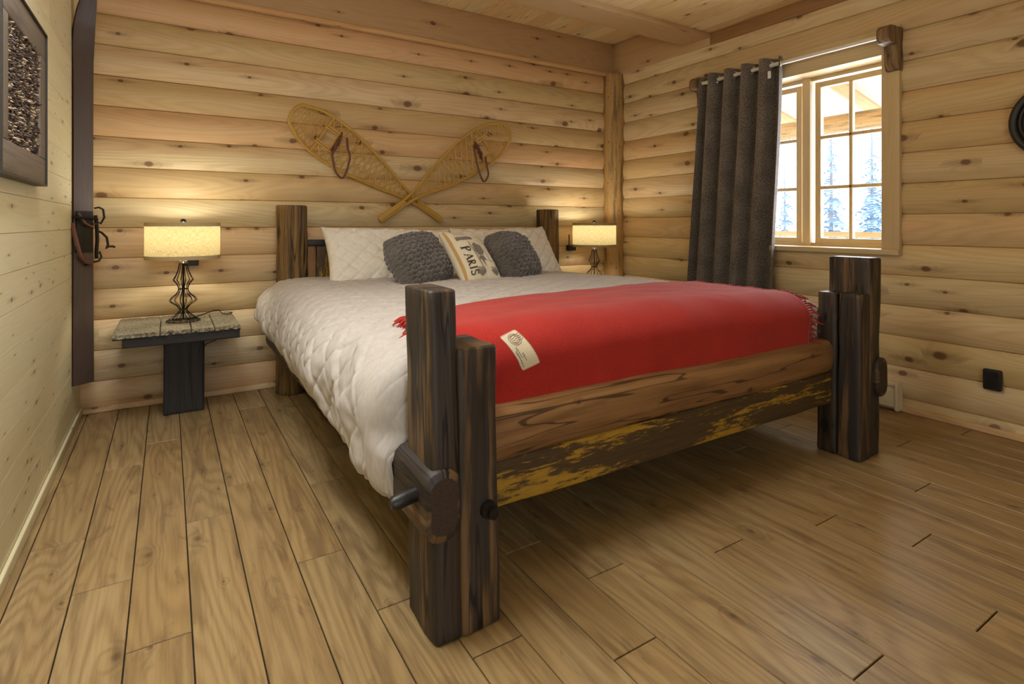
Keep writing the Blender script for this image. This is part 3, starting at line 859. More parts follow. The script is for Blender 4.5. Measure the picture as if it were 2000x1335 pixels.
for (u0, du) in ((0.0, -1), (1.0, 1)):
    mb = MB(); rg = random.Random(9+du)
    n = 84
    for k in range(n):
        v = .004 + .985*k/(n-1)
        P = blanket(u0, v, .004); Q = blanket(u0 - du*.012, v, .004)
        d = (P-Q).normalized()
        fall = Vector((0, 0, -1))
        L = .060 + .035*rg.random()
        wob = Vector((rg.uniform(-.3, .3), rg.uniform(-.45, .45), rg.uniform(-.05, .25)))
        p1 = P + (d*.8 + wob*.4)*L*.5; p2 = p1 + (d*.6 + wob + fall*.45)*L*.5
        p2.z = max(p2.z, P.z - .05)
        mb.tube([P, p1, p2], [.0036, .0044, .0020], 6)
    mb.build('fringe', M['red'], bl, smooth=True)
# cream patch with pinked edge sewn on the front fall
def patch_uv(s, t_):      # s across 0..1, t down 0..1
    ang = -.02
    x = .862 + (s-.5)*.060 + t_*.058 - .012
    u = (x-.648)/(2.36-.648)
    return u, .655 + .165*t_ - .02*s
def patch_pt(s, t_, e=.0085):
    u, v = patch_uv(s, t_)
    return blanket(u, v, e)
mb = MB()
n = 22; ms = 12
outline = []
for k in range(2*ms): outline.append((k/(2*ms), 0 + (.03 if k % 2 else -.02)))
for k in range(2*n): outline.append((1 + (-.04 if k % 2 else .03), k/(2*n)))
for k in range(2*ms): outline.append((1-k/(2*ms), 1 + (-.03 if k % 2 else .02)))
for k in range(2*n): outline.append((0 + (.04 if k % 2 else -.03), 1-k/(2*n)))
NS, NT_ = 10, 18
mb.grid(lambda a, b: (patch_pt(.04+.92*a, .03+.94*b), (a*.09, b*.15)), NS, NT_)
for k in range(len(outline)):
    a, b = outline[k], outline[(k+1) % len(outline)]
    ins = lambda q: (min(.96, max(.04, q[0])), min(.97, max(.03, q[1])))
    mb.face([mb.vert(patch_pt(*a)), mb.vert(patch_pt(*b)), mb.vert(patch_pt(*ins(b))), mb.vert(patch_pt(*ins(a)))])
pt = mb.build('patch', M['stamp'], bl, smooth=True, angle=60)
pt['label'] = 'cream pinked cloth patch with postmark and handwriting'
mb = MB()
for rr in (.30, .22):
    mb.tube([patch_pt(.52+rr*cos(2*pi*k/28), .22+rr*.52*sin(2*pi*k/28), .0095) for k in range(28)], .0006, 4, closed=True)
for q in range(4):
    mb.tube([patch_pt(.36+.09*k, .12+.055*q+.015*sin(k*1.6), .0095) for k in range(8)], .0005, 4)
mb.build('postmark', M['stamp_ink'], pt)
mb = MB(); rg = random.Random(2)
for line, (s0, a, b) in enumerate(((.26, .40, .70), (.14, .48, .93), (.40, .58, .80))):
    pts = []
    m_ = int((b-a)*90)
    for k in range(m_):
        tt = a + (b-a)*k/m_
        pts.append(patch_pt(s0 + .045*sin(k*1.15)*(.6+.4*sin(k*.31)) + .01*rg.uniform(-1, 1), tt + .006*cos(k*1.15), .0095))
    mb.tube(pts, .0006, 4)
mb.build('handwriting', M['stamp_pen'], pt)

# ------------------------------------------------------------------ pillows
class Pillow:
    def __init__(s, W, H, T, c, lean, yaw, roll, pinch=.07, wr=.004, seed=0, patt=None, sag=0.0, rc=0.0):
        s.rc = rc
        s.W, s.H, s.T, s.c, s.pinch, s.wr, s.seed, s.patt, s.sag = W, H, T, Vector(c), pinch, wr, seed, patt, sag
        # local: x across, y up, z towards the viewer (front)
        s.R = Matrix.Rotation(yaw, 3, 'Z') @ Matrix.Rotation(radians(90) - lean, 3, 'X') @ Matrix.Rotation(roll, 3, 'Z')
    def local(s, u, v, front=1):
        cu, cv = 1-abs(u)**2.6, 1-abs(v)**2.6
        th = s.T/2*(max(cu, 0)*max(cv, 0))**.48
        x = s.W/2*u*(1 - s.pinch*(1-v*v)*abs(u)**1.5); y = s.H/2*v*(1 - s.pinch*(1-u*u)*abs(v)**1.5)
        x *= 1 - s.rc*u*u*v*v; y *= 1 - s.rc*u*u*v*v
        y -= s.sag*max(0, v)**3*(1-u**4)
        nz = mnoise.noise(Vector((u*2.1+s.seed*3, v*2.1, s.seed)))*s.wr*2 + mnoise.noise(Vector((u*6+s.seed, v*5, 3+s.seed)))*s.wr
        e = (max(cu, 0)*max(cv, 0))**.5
        z = front*(th + nz*e)
        if s.patt and front > 0: z += s.patt(u*s.W/2, v*s.H/2)*min(1, e*2.2)
        elif s.patt: z -= s.patt(u*s.W/2, v*s.H/2)*min(1, e*2.2)
        return Vector((x, y, z))
    def world(s, u, v, front=1, off=0.0):
        p = s.local(u, v, front); p.z += off*front
        return s.c + s.R @ p
    def build(s, name, mat, n=60, parent=None):
        mb = MB()
        for fr in (1, -1):
            mb.grid(lambda a, b: (s.world(2*a-1, 2*b-1, fr), ((2*a-1)*s.W/2, (2*b-1)*s.H/2 + (0 if fr > 0 else 3))), n, n)
        return mb.build(name, mat, parent, smooth=True, angle=180, doubles=True)

def tuck_patt(x, y):
    s = .10; p = x/s+y/s; q = x/s-y/s
    dp, dq = abs(p-round(p)), abs(q-round(q))
    return .012*(1-exp(-dp/.06))*(1-exp(-dq/.06)) - .006*exp(-((dp/.14)**2+(dq/.14)**2))
def knit_patt(x, y):
    """chunky basket of plaited loops"""
    s = .042
    r = round(y/(s*.62)); yy = y/(s*.62) - r
    xs = x/s + (.5 if r % 2 else 0); c = round(xs); xx = xs - c
    sl = (1 if (r % 2) else -1)*.7
    a = xx + sl*yy*.6
    return .017*max(0, 1-(a*1.9)**2-(yy*1.5)**2)**.6 + .004*mnoise.noise(Vector((x*90, y*90, 1)))
p = Pillow(.84, .44, .16, (1.185, 3.27, .800), radians(38), 0, radians(-1.5), .05, .014, 1, tuck_patt, .03)
tag(p.build('pillow', M['pillow_white'], 96), 'long white pintucked pillow against the headboard on the left half of the bed', 'pillow')
p = Pillow(.78, .44, .16, (2.0, 3.27, .798), radians(36), 0, radians(1), .05, .014, 2, tuck_patt, .03)
tag(p.build('pillow', M['pillow_white'], 96), 'long white pintucked pillow against the headboard on the right half of the bed', 'pillow')
KG = 'grey knitted cushions on the bed'
p = Pillow(.36, .33, .19, (1.150, 2.80, .797), radians(34), radians(20), radians(7), .0, .008, 4, knit_patt, 0, .09)
tag(p.build('cushion', M['knit'], 150), 'grey chunky knit cushion to the left of the printed cushion', 'cushion', KG)
p = Pillow(.36, .34, .19, (1.775, 2.84, .795), radians(37), radians(27), radians(-2), .0, .008, 5, knit_patt, 0, .09)
tag(p.build('cushion', M['knit'], 150), 'grey chunky knit cushion to the right of the printed cushion', 'cushion', KG)
PC = Pillow(.305, .375, .13, (1.452, 2.77, .80), radians(40), radians(20), radians(-5), .07, .004, 6)
pc = tag(PC.build('cushion', M['linen'], 60), 'cream cushion printed with PARIS, a street lantern and foliage between the knit cushions', 'cushion')

def text_mesh(body, size, extrude=0):
    cu = bpy.data.curves.new('txt', 'FONT'); cu.body = body; cu.size = size; cu.align_x = 'LEFT'
    o = bpy.data.objects.new('txt', cu); COL.objects.link(o)
    dg = bpy.context.evaluated_depsgraph_get(); me = bpy.data.meshes.new_from_object(o.evaluated_get(dg))
    vs = [v.co.copy() for v in me.vertices]; fs = [tuple(p.vertices) for p in me.polygons]
    bpy.data.objects.remove(o); bpy.data.curves.remove(cu); bpy.data.meshes.remove(me)
    return vs, fs
def on_pc(x, y, off=.0022): return PC.world(max(-.98, min(.98, x/(PC.W/2))), max(-.98, min(.98, y/(PC.H/2))), 1, off)
def flat_poly(mb, pts, m=0, off=.0022):
    """a polygon of the print, laid on the cushion's curve as a fine fan of strips"""
    xs = [p[0] for p in pts]; ys = [p[1] for p in pts]
    bm = bmesh.new(); vv = [bm.verts.new((p[0], p[1], 0)) for p in pts]; bm.faces.new(vv)
    bmesh.ops.triangulate(bm, faces=bm.faces)
    for _ in range(3):
        long = [e for e in bm.edges if e.calc_length() > .012]
        if not long: break
        bmesh.ops.subdivide_edges(bm, edges=long, cuts=1); bmesh.ops.triangulate(bm, faces=[f for f in bm.faces if len(f.verts) > 3])
    b0 = len(mb.v); bm.verts.index_update()
    for v in bm.verts: mb.vert(on_pc(v.co.x, v.co.y, off))
    for f in bm.faces: mb.face([b0+v.index for v in f.verts], m)
    bm.free()
def stroke(mb, pts, w, m=0):
    for (a, b) in zip(pts, pts[1:]):
        d = Vector((b[0]-a[0], b[1]-a[1])); L = d.length
        if L < 1e-6: continue
        n = Vector((-d.y, d.x))/L*w/2
        flat_poly(mb, [(a[0]+n.x, a[1]+n.y), (b[0]+n.x, b[1]+n.y), (b[0]-n.x, b[1]-n.y), (a[0]-n.x, a[1]-n.y)], m)
mb = MB()
# PARIS in roman capitals reading downwards along the left edge
def letter(strokes, ox, oy, s, m=1):
    for pts, w in strokes:
        stroke(mb, [(ox + .022 + py*s*1.0, oy - px*s) for (px, py) in pts], w*s, m)
arc = lambda cx, cy, rx, ry, a0, a1, n=9: [(cx+rx*cos(radians(a0+(a1-a0)*k/n)), cy+ry*sin(radians(a0+(a1-a0)*k/n))) for k in range(n+1)]
SER = lambda x, y, w=.3: ([(x-w/2, y), (x+w/2, y)], .07)
LET = {'P': [([(.2, 0), (.2, 1)], .18), (arc(.22, .74, .36, .26, 90, -90), .13), SER(.2, .03), SER(.14, .97, .2)],
       'A': [([(.05, 0), (.38, 1)], .08), ([(.38, 1), (.72, 0)], .18), ([(.16, .35), (.58, .35)], .07), SER(.05, .03, .22), SER(.72, .03, .28)],
       'R': [([(.2, 0), (.2, 1)], .18), (arc(.22, .74, .34, .26, 90, -90), .13), ([(.3, .48), (.68, 0)], .17), SER(.2, .03), SER(.72, .03, .2), SER(.14, .97, .2)],
       'I': [([(.2, 0), (.2, 1)], .18), SER(.2, .03), SER(.2, .97)],
       'S': [(arc(.34, .74, .24, .24, 20, 270), .13), (arc(.34, .26, .26, .24, 90, -160), .15)]}
pos = .045
for ch, adv, s in (('P', .88, .062), ('A', .80, .050), ('R', .84, .050), ('I', .44, .050), ('S', .7, .050)):
    letter(LET[ch], -.128, pos, s); pos -= adv*s
# lantern on its post, bar of shading, foliage, faint script
stroke(mb, [(-.035, .075), (-.02, -.05), (-.012, -.09)], .006)
flat_poly(mb, [(-.02, .05), (.012, .075), (.045, .048), (.05, .005), (.03, -.02), (-.004, -.02), (-.022, .006)])
flat_poly(mb, [(.0, -.025), (.028, -.025), (.05, -.055), (.024, -.05), (.016, -.10), (.004, -.05), (-.02, -.052)])
flat_poly(mb, [(-.105, .085), (.02, .10), (.02, .125), (-.105, .11)])
for (x0, y0, sc_, n0) in ((-.03, -.135, 1, 9), (.085, -.13, .9, 9)):
    for k in range(n0):
        a = radians(20 + 140*k/(n0-1)); L = .05*sc_*(.7+.5*((k*37) % 7)/7)
        stroke(mb, [(x0, y0-.02), (x0+cos(a)*L*.6, y0+sin(a)*L*.5-.01), (x0+cos(a)*L, y0+sin(a)*L*.8)], .006)
stroke(mb, [(.06, -.06), (.13, -.05)], .003); stroke(mb, [(.065, .03), (.062, -.06)], .003)
for k in range(4):
    yy = .14 - .022*k
    stroke(mb, [(.04 + .008*i, yy + .005*sin(i*2.2+k) - .0015*i) for i in range(11)], .0022)
for k in range(3):
    yy = .155 - .02*k
    stroke(mb, [(-.11 + .008*i, yy + .005*sin(i*1.9+k)) for i in range(14)], .0022)
flat_poly(mb, [(-.148, -.17), (-.134, -.17), (-.134, .17), (-.148, .17)], 2)
prt = mb.build('print', [M['print_ink'], M['print_dark'], M['print_tan']], pc)
prt['label'] = 'grey print of the word PARIS, a lantern and leaves'

# ------------------------------------------------------------------ nightstands and lamps
def nightstand(ox, label):
    r = thing('nightstand', (ox, 3.36, 0), label, 'nightstand', 'nightstands of dark timber beside the bed')
    mb = MB(); mb.loft('z', 0, .425, (ox+.02, 3.50), .186, .215, .008, nper=44, nring=30, amp=.004, fs=8, seed=21, cap=.003, r=.3)
    mb.build('leg', M['timber_black'], r, smooth=True, angle=50)
    mb = MB(); mb.loft('x', ox-.235, ox+.26, (3.36, .442), .49, .042, .004, nper=44, nring=20, amp=.003, cap=.003, r=.5)
    mb.build('apron', M['timber_black'], r, smooth=True, angle=50)
    mb = MB(); rg = random.Random(31)
    xs = [ox-.272, ox-.085, ox+.045, ox+.145, ox+.262]
    def top(x0, x1):
        n, m_ = 30, 60
        def fn(a, b):
            x = x0+.0015 + (x1-x0-.003)*a; y = 3.10 + .515*b
            k = min(a, 1-a)*(x1-x0); rag = .022*mnoise.noise(Vector((x*60, 1, 4))) + .010*mnoise.noise(Vector((x*170, 4, 4)))
            if b < .02: y += rag
            z = .488 + .0035*mnoise.noise(Vector((x*140, y*22, 2))) + .002*mnoise.noise(Vector((x*300, y*40, 5)))
            if k < .002: z -= .006
            return (x, y, z), (x, y)
        mb.grid(fn, n, m_)
        def front(a, b):
            p, _ = fn(a, 0.0); z = .470 + (p[2]-.470)*b
            return (p[0], p[1] + .010*mnoise.noise(Vector((p[0]*90, z*120, 6)))*(1-b), z), (p[0], z)
        mb.grid(front, n, 6)
        mb.box(x0+.0015, x1-.0015, 3.112, 3.612, .462, .481, 'y', m=1)
    for a, b in zip(xs, xs[1:]): top(a, b)
    o = mb.build('tabletop', [M['rough_top'], M['timber_black']], r, smooth=True, angle=50)
    o['label'] = 'weathered grey rough-sawn top with a ragged front edge'
    return r
nightstand(.052, 'black timber pedestal nightstand with a weathered top near the left wall')
nightstand(2.965, 'black timber nightstand hidden behind the bed beside the corner log')

def table_lamp(x, y, label):
    z0 = .4925
    r = thing('table_lamp', (x, y, z0), label, 'lamp', 'wire table lamps on the nightstands')
    mb = MB()
    prof = [(.078, .004), (.066, .012), (.042, .03), (.022, .05), (.0165, .063), (.030, .082), (.053, .098), (.064, .110), (.054, .124), (.034, .142), (.023, .158), (.022, .175), (.030, .195), (.047, .216), (.036, .235), (.025, .262), (.018, .30)]
    for k in range(14):
        a = 2*pi*k/14
        mb.tube([(x+rr*cos(a), y+rr*sin(a), z0+zz) for rr, zz in prof], .0016, 5)
    for rr, zz in ((.078, .004), (.0165, .063), (.022, .168), (.018, .30)):
        mb.tube([(x+rr*cos(2*pi*k/24), y+rr*sin(2*pi*k/24), z0+zz) for k in range(24)], .0022, 6, closed=True)
    for k in range(14):
        a = 2*pi*k/14; mb.tube([(x, y, z0+.012), (x+.078*cos(a), y+.078*sin(a), z0+.004)], .0014, 5)
    mb.build('wire_base', M['black_metal'], r, smooth=True)
    mb = MB(); mb.tube([(x, y, z0+.008), (x, y, z0+.30)], .0042, 8); mb.build('stem', M['black_metal'], r, smooth=True)
    mb = MB(); mb.lathe((x, y, z0), [(.006, .298), (.019, .300), (.019, .312), (.012, .316), (.012, .36), (.003, .362), (.003, .505)], 20, cap0=True, cap1=True); mb.build('socket', M['chrome'], r, smooth=True)
    zb, zt, R0 = z0+.325, z0+.512, .170
    mb = MB()
    mb.lathe((x, y, 0), [(R0, zb+.014), (R0, zb+.05), (R0, zb+.10), (R0, zt-.05), (R0, zt-.014)], 64)
    sh = mb.build('lamp_shade', M['shade'], r, smooth=True)
    mb = MB()
    for (a, b) in ((zb, zb+.019), (zt-.019, zt)):
        mb.lathe((x, y, 0), [(R0+.0012, a), (R0+.0012, b), (R0-.0012, b), (R0-.0012, a), (R0+.0012, a)], 64)
    mb.build('band', M['shade_band'], sh, smooth=True, angle=30)
    mb = MB()
    for k in range(3):
        a = 2*pi*k/3+.4; mb.tube([(x, y, zt-.004), (x+R0*cos(a), y+R0*sin(a), zt-.006)], .0017, 5)
    mb.build('spider', M['chrome'], sh, smooth=True)
    mb = MB(); mb.lathe((x, y, zt), [(.015, -.002), (.015, .005), (.0145, .006)], 20, cap0=True); fin = mb.build('finial', M['chrome'], r, smooth=True)
    mb = MB(); mb.lathe((x, y, zt), [(.0145, .006), (.013, .012), (.009, .0175), (.003, .020)], 20, cap1=True); mb.build('finial_knob', M['black_plastic'], fin, smooth=True)
    mb = MB(); mb.lathe((x, y, z0+.40), [(.004, -.04), (.012, -.035), (.014, -.02), (.026, .005), (.028, .02), (.02, .04), (.004, .048)], 20); 
    bulb = mb.build('bulb', M['bulb'], r, smooth=True)
    mb = MB()
    if x < 1: pts = [(x+.02, y+.03, z0+.004), (x+.07, y+.06, z0+.012), (x+.15, y+.12, z0+.028), (x+.175, y+.135, z0+.026), (x+.19, y+.12, z0+.006), (x+.215, y+.10, z0+.0035), (x+.245, y+.18, z0+.001), (x+.232, y+.275, z0-.01), (x+.205, y+.27, z0-.11), (x+.165, y+.262, z0-.165), (x+.12, y+.262, z0-.18), (x+.06, y+.262, z0-.24)]
    else: pts = [(x+.02, y+.03, z0+.004), (x+.07, y+.10, z0+.006), (x+.05, y+.2, z0+.006), (x+.03, y+.265, z0+.0), (x+.03, y+.268, z0-.15)]
    mb.tube(pts, .0028, 6); mb.build('cord', M['black_plastic'], r, smooth=True)
    l = bpy.data.lights.new('bulb_light', 'POINT'); l.energy = LAMP_W; l.color = (1.0, .92, .76); l.shadow_soft_size = .04
    lo = bpy.data.objects.new('bulb_light', l); COL.objects.link(lo); lo.parent = r; lo.location = (0, 0, .455)
    return r
LAMP_W = 8
t = NT('lit_bulb'); t.base((1, .9, .7, 1)); t.b.inputs['Emission Color'].default_value = (1, .82, .55, 1); t.b.inputs['Emission Strength'].default_value = 4
M['bulb'] = t.mat
table_lamp(.067, 3.345, 'black wire table lamp with a cream drum shade on the left nightstand')
table_lamp(2.855, 3.36, 'black wire table lamp with a cream drum shade behind the bed beside the corner log')

def fitting(x, z, label):
    r = thing('wall_fitting', (x, 3.64, z), label, 'wall fitting', 'black wall fittings beside the lamps')
    mb = MB(); mb.loft('y', 3.595, 3.642, (x, z), .07, .045, .006, nper=28, nring=2, amp=0, cap=.003); mb.build('box', M['black_plastic'], r, smooth=True)
    mb = MB(); mb.tube([(x-.035, 3.60, z+.01), (x-.035, 3.60, z+.11)], .005, 8); mb.build('upright_rod', M['black_plastic'], r, smooth=True)
fitting(2.826, .80, 'small black wall fitting with an upright rod beside the right lamp')
fitting(.112, .785, 'small black wall fitting behind the neck of the left lamp')

# ------------------------------------------------------------------ curtain, rod, brackets
mb = MB()
NF, CX, ZR = 4.65, 3.222, 1.993
def curt(a, b):
    """a across from the window side to the corner side, b from the top down"""
    z = 2.037 - b*1.995
    y0 = 2.022 + .075*smooth01(b*1.1) ; y1 = 2.625 + .145*b
    ph = 2*pi*NF*(a**(1+.10*b)) + .5*b*sin(3*a) - .4
    amp = .050*(1-.12*b) + .012*b*sin(7*a+1)
    y = y0 + (y1-y0)*a - .0065*sin(ph*2)
    x = CX + amp*sin(ph) + .01*b*sin(9*a+2*b)
    if .025 < b < .028: x += .002
    return (x, y, z), (a*1.25, b*2.0)
mb.grid(curt, 230, 70)
cu = mb.build('curtain', M['curtain'], smooth=True, angle=180)
sm = cu.modifiers.new('thickness', 'SOLIDIFY'); sm.thickness = .004; sm.offset = 0
tag(cu, 'charcoal grey felt eyelet curtain gathered at the left of the window', 'curtain')
mb = MB()
for k in range(9):
    # eyelets where the wave crosses the rod
    tgt = pi*(k)
    a = (tgt+.4)/(2*pi*NF)
    if a > 1: continue
    y = 2.022 + .603*a
    cyc = [(CX + .006*0 + .0*cos(q), y, ZR) for q in (0,)]
    dirx = 1 if k % 2 == 0 else -1
    tdir = Vector((dirx*.8, .6*1, 0)).normalized()
    ring = [Vector((CX, y, ZR)) + tdir*.022*cos(2*pi*q/24) + Vector((0, 0, .022*sin(2*pi*q/24))) for q in range(24)]
    g = MB(); g.tube(ring, .0045, 8, closed=True); g.build('eyelet', M['chrome'], cu, smooth=True)
mb = MB(); mb.box(3.165, 3.168, 2.058, 2.078, 1.90, 1.945, 'z'); mb.build('tag', M['tag_white'], cu)
mb = MB(); mb.tube([(3.222, 1.41, ZR), (3.222, 2.70, ZR)], .0125, 16)
tag(mb.build('curtain_rod', M['rod'], smooth=True), 'pale metal curtain rod above the window', 'curtain rod')
def bracket(y, label):
    mb = MB(); w = .033
    prof = [(3.330, 2.045), (3.20, 2.040), (3.178, 2.02), (3.176, 1.965), (3.195, 1.947), (3.255, 1.945), (3.262, 1.90), (3.262, 1.85), (3.275, 1.815), (3.330, 1.81)]
    A = [mb.vert((x, y-w, z), (z, x)) for x, z in prof]; B = [mb.vert((x, y+w, z), (z, x+.07)) for x, z in prof]
    mb.face(A[::-1]); mb.face(B)
    for k in range(len(prof)): mb.face((A[k], A[(k+1) % len(prof)], B[(k+1) % len(prof)], B[k]))
    o = mb.build('curtain_bracket', M['timber_br'])
    bv = o.modifiers.new('worn_edges', 'BEVEL'); bv.width = .006; bv.segments = 2
    return tag(o, label, 'bracket', 'carved wooden curtain brackets')
M['timber_br'] = wood('carved_brown_wood', srgb(158, 128, 90), srgb(84, 64, 46), srgb(148, 112, 74), srgb(168, 142, 104), srgb(50, 26, 20), knot_prob=.6, knot_cell=9, knot_size=.12, ring=.4, fiber=.4, rough=.5, bump=.4, ring_k=14, blotch=srgb(44, 32, 24), blotch_amt=.7)
bracket(1.432, 'carved brown wooden bracket at the bare right end of the curtain rod')
bracket(2.668, 'carved brown wooden bracket half hidden at the curtained left end of the rod')

# ------------------------------------------------------------------ right wall: outlet, heater, round hanging
mb = MB(); mb.loft('x', 3.296, 3.325, (1.018, .262), .068, .096, .006, nper=28, nring=2, amp=0, cap=.004)
out = tag(mb.build('wall_outlet', M['black_plastic'], smooth=True), 'black outlet plate low on the right log wall', 'outlet')
mb = MB()
for dz in (.02, -.02): mb.loft('x', 3.292, 3.298, (1.018, .262+dz), .032, .028, .008, nper=28, nring=1, amp=0, cap=.001)
mb.build('socket', M['backing'], out, smooth=True)
ht = thing('baseboard_heater', (3.29, 2.0, 0), 'cream baseboard heater on the right wall behind the foot post', 'heater')
mb = MB()
prof = [(3.318, .158), (3.268, .158), (3.262, .150), (3.262, .140), (3.275, .128), (3.262, .112), (3.257, .06), (3.257, .030), (3.275, .014), (3.318, .014)]
for k in range(len(prof)-1):
    a, b = prof[k], prof[k+1]
    mb.quad([(a[0], 1.41, a[1]), (a[0], 2.75, a[1]), (b[0], 2.75, b[1]), (b[0], 1.41, b[1])])
mb.build('casing', M['heater'], ht)
for y in (1.398, 2.752):
    mb = MB(); mb.loft('y', y, y+.014, (3.287, .084), .066, .152, .012, nper=32, nring=1, amp=0, cap=.002); mb.build('end_cap', M['heater'], ht, smooth=True)
rw = thing('wall_hanging', (3.31, .786, 1.457), 'round black rimmed wall hanging cut off by the right edge of the photo', 'wall hanging')
mb = MB(); cy, cz = .786, 1.457
mb.tube([(3.30, cy+.155*cos(2*pi*k/64), cz+.155*sin(2*pi*k/64)) for k in range(64)], .017, 12, closed=True)
mb.tube([(3.288, cy+.128*cos(2*pi*k/64), cz+.128*sin(2*pi*k/64)) for k in range(64)], .006, 8, closed=True)
mb.build('rim', M['painted_metal'], rw, smooth=True)
mb = MB(); 
mb.face([mb.vert((3.300, cy+.148*cos(2*pi*k/64), cz+.148*sin(2*pi*k/64))) for k in range(64)])
mb.face([mb.vert((3.312, cy+.148*cos(2*pi*k/64), cz+.148*sin(2*pi*k/64))) for k in range(64)])
mb.build('disc', M['rim_inner'], rw)

# ------------------------------------------------------------------ left wall: picture of cones; ski in the corner
ar = thing('wall_art', (XL+.01, 2.17, 1.14), 'grey framed relief of packed dark cones high on the left wall', 'wall art')
AY0, AY1, AZ0, AZ1 = 1.868, 2.474, 1.134, 1.645
mb = MB(); b = .088
for (y0, y1, z0, z1, al) in ((AY0, AY1, AZ0, AZ0+b, 'y'), (AY0, AY1, AZ1-b, AZ1, 'y')):
    mb.loft('y', y0, y1, (XL+.016, (z0+z1)/2), .03, z1-z0, .004, nper=28, nring=10, amp=.001, cap=.002)
for (y0, y1) in ((AY0, AY0+b), (AY1-b, AY1)):
    mb.loft('z', AZ0+b, AZ1-b, (XL+.016, (y0+y1)/2), .03, y1-y0, .004, nper=28, nring=10, amp=.001, cap=.001)
fr = mb.build('frame', M['frame_grey'], ar, smooth=True)
mb = MB(); e = .006
mb.box(XL+.001, XL+.036, AY1, AY1+e, AZ0-e, AZ1+e, 'z'); mb.box(XL+.001, XL+.036, AY0-e, AY0, AZ0-e, AZ1+e, 'z'); mb.box(XL+.001, XL+.036, AY0, AY1, AZ0-e, AZ0, 'y'); mb.box(XL+.001, XL+.036, AY0, AY1, AZ1, AZ1+e, 'y')
mb.build('frame_edge', M['frame_black'], fr)
mb = MB(); mb.box(XL+.002, XL+.010, AY0+b, AY1-b, AZ0+b, AZ1-b, 'y'); mb.build('backing', M['backing'], ar)
mb = MB(); rg = random.Random(8)
y = AY0+b+.008
while y < AY1-b-.004:
    z = AZ0+b+.006
    while z < AZ1-b-.002:
        c = Vector((XL+.012, y+rg.uniform(-.006, .006), z+rg.uniform(-.006, .006)))
        d = Vector((.8, rg.uniform(-.8, .8), rg.uniform(-.9, .9))).normalized()*(.015+.010*rg.random())
        mb.tube([c, c+d*.55, c+d], [.0036, .0044, .0014], 5, m=(1 if rg.random() < .22 else 0))
        z += .0085
    y += .0095
cn = mb.build('cone_panel', [M['cones'], M['cones_pale']], ar, smooth=True); cn['kind'] = 'stuff'

ski = thing('ski', (-.346, 3.38, .22), 'old dark wooden ski hung upright in the corner beside the left wall', 'ski')
mb = MB()
ang = radians(-26)      # its face turned from the back wall towards the room
cs, sn = cos(ang), sin(ang)
cxs, cys = -.353, 3.38
def skipt(s, e, z): # s across, e out of the face (towards the room)
    # face normal (sn?, ...): across axis tilts from the left wall towards the back wall
    ax = Vector((cos(radians(36)), sin(radians(36)), 0)); nx = Vector((sin(radians(36)), -cos(radians(36)), 0))
    return Vector((cxs, cys, 0)) + ax*s + nx*e + Vector((0, 0, z))
levels = []
for k in range(61):
    f = k/60; z = .222 + f*1.925
    w = .047 - .004*sin(pi*f)
    out = 0.0
    if f > .83: 
        g = (f-.83)/.17; out = .075*g*g; w = (.047+.004*g)*sqrt(max(1-g**2.6, 0.0008))
    levels.append((z, w, out))
ringsA = []
for (z, w, out) in levels:
    th = .009 if out < .01 else .006
    ringsA.append([skipt(-w, out-th, z), skipt(-w, out+th, z), skipt(-w*.5, out+th+.0015, z), skipt(w*.5, out+th+.0015, z), skipt(w, out+th, z), skipt(w, out-th, z)])
for a, b in zip(range(60), range(1, 61)):
    for k in range(6):
        j = (k+1) % 6
        q = [ringsA[a][k], ringsA[a][j], ringsA[b][j], ringsA[b][k]]
        mb.quad(q, [(p.z, p.x+p.y) for p in q], .4, 1 if k == 0 else 0)
mb.quad([ringsA[0][0], ringsA[0][1], ringsA[0][4], ringsA[0][5]])
mb.build('ski_board', [M['ski'], M['ski_edge']], ski, smooth=True, angle=30, doubles=True)
bd = MB()   # iron and leather binding
def strap(pts, r): bd.tube([skipt(*p) for p in pts], r, 6)
mbp = MB()
mbp.loft('z', .86, 1.07, (0, 0), .01, .01, .002)
pl = MB()
for (z0, z1, w, e0, e1) in ((.86, 1.06, .036, .012, .018),):
    P = [skipt(-w, e0, z0), skipt(w, e0, z0), skipt(w, e1, z0), skipt(-w, e1, z0), skipt(-w, e0, z1), skipt(w, e0, z1), skipt(w, e1, z1), skipt(-w, e1, z1)]
    for q in ((0,1,2,3), (4,5,6,7), (0,1,5,4), (1,2,6,5), (2,3,7,6), (3,0,4,7)): pl.quad([P[i] for i in q])
bp = pl.build('foot_plate', M['dark_iron'], ski)
strap([(-.05, .012, 1.03), (-.04, .04, 1.03), (0, .055, 1.025), (.04, .045, 1.02), (.055, .012, 1.02)], .006)
strap([(.045, .012, 1.075), (.062, .02, 1.08), (.082, .02, 1.07), (.09, .016, 1.03), (.075, .014, 1.0), (.055, .014, 1.01)], .005)
strap([(.05, .014, 1.04), (.053, .02, .98), (.055, .02, .92), (.052, .018, .86), (.056, .014, .83)], .009)
strap([(.056, .016, .965), (.075, .02, .955), (.098, .022, .93), (.104, .022, .895), (.096, .022, .875), (.108, .02, .885), (.128, .02, .885), (.138, .02, .88)], .0055)
strap([(.05, .014, .84), (.07, .014, .86), (.078, .014, .835), (.066, .014, .815), (.04, .016, .812), (.0, .02, .80)], .005)
bd.build('binding', M['dark_iron'], ski, smooth=True)
bd = MB()
strap([(-.05, .012, 1.0), (-.052, .03, .95), (-.045, .038, .90), (-.03, .035, .85), (-.005, .03, .815), (.03, .02, .805)], .010)
strap([(-.035, .03, 1.05), (-.01, .04, 1.0), (.02, .035, .985), (.045, .02, 1.0)], .0055)
st = bd.build('heel_strap', M['leather'], ski, smooth=True); st['label'] = 'brown leather heel strap'

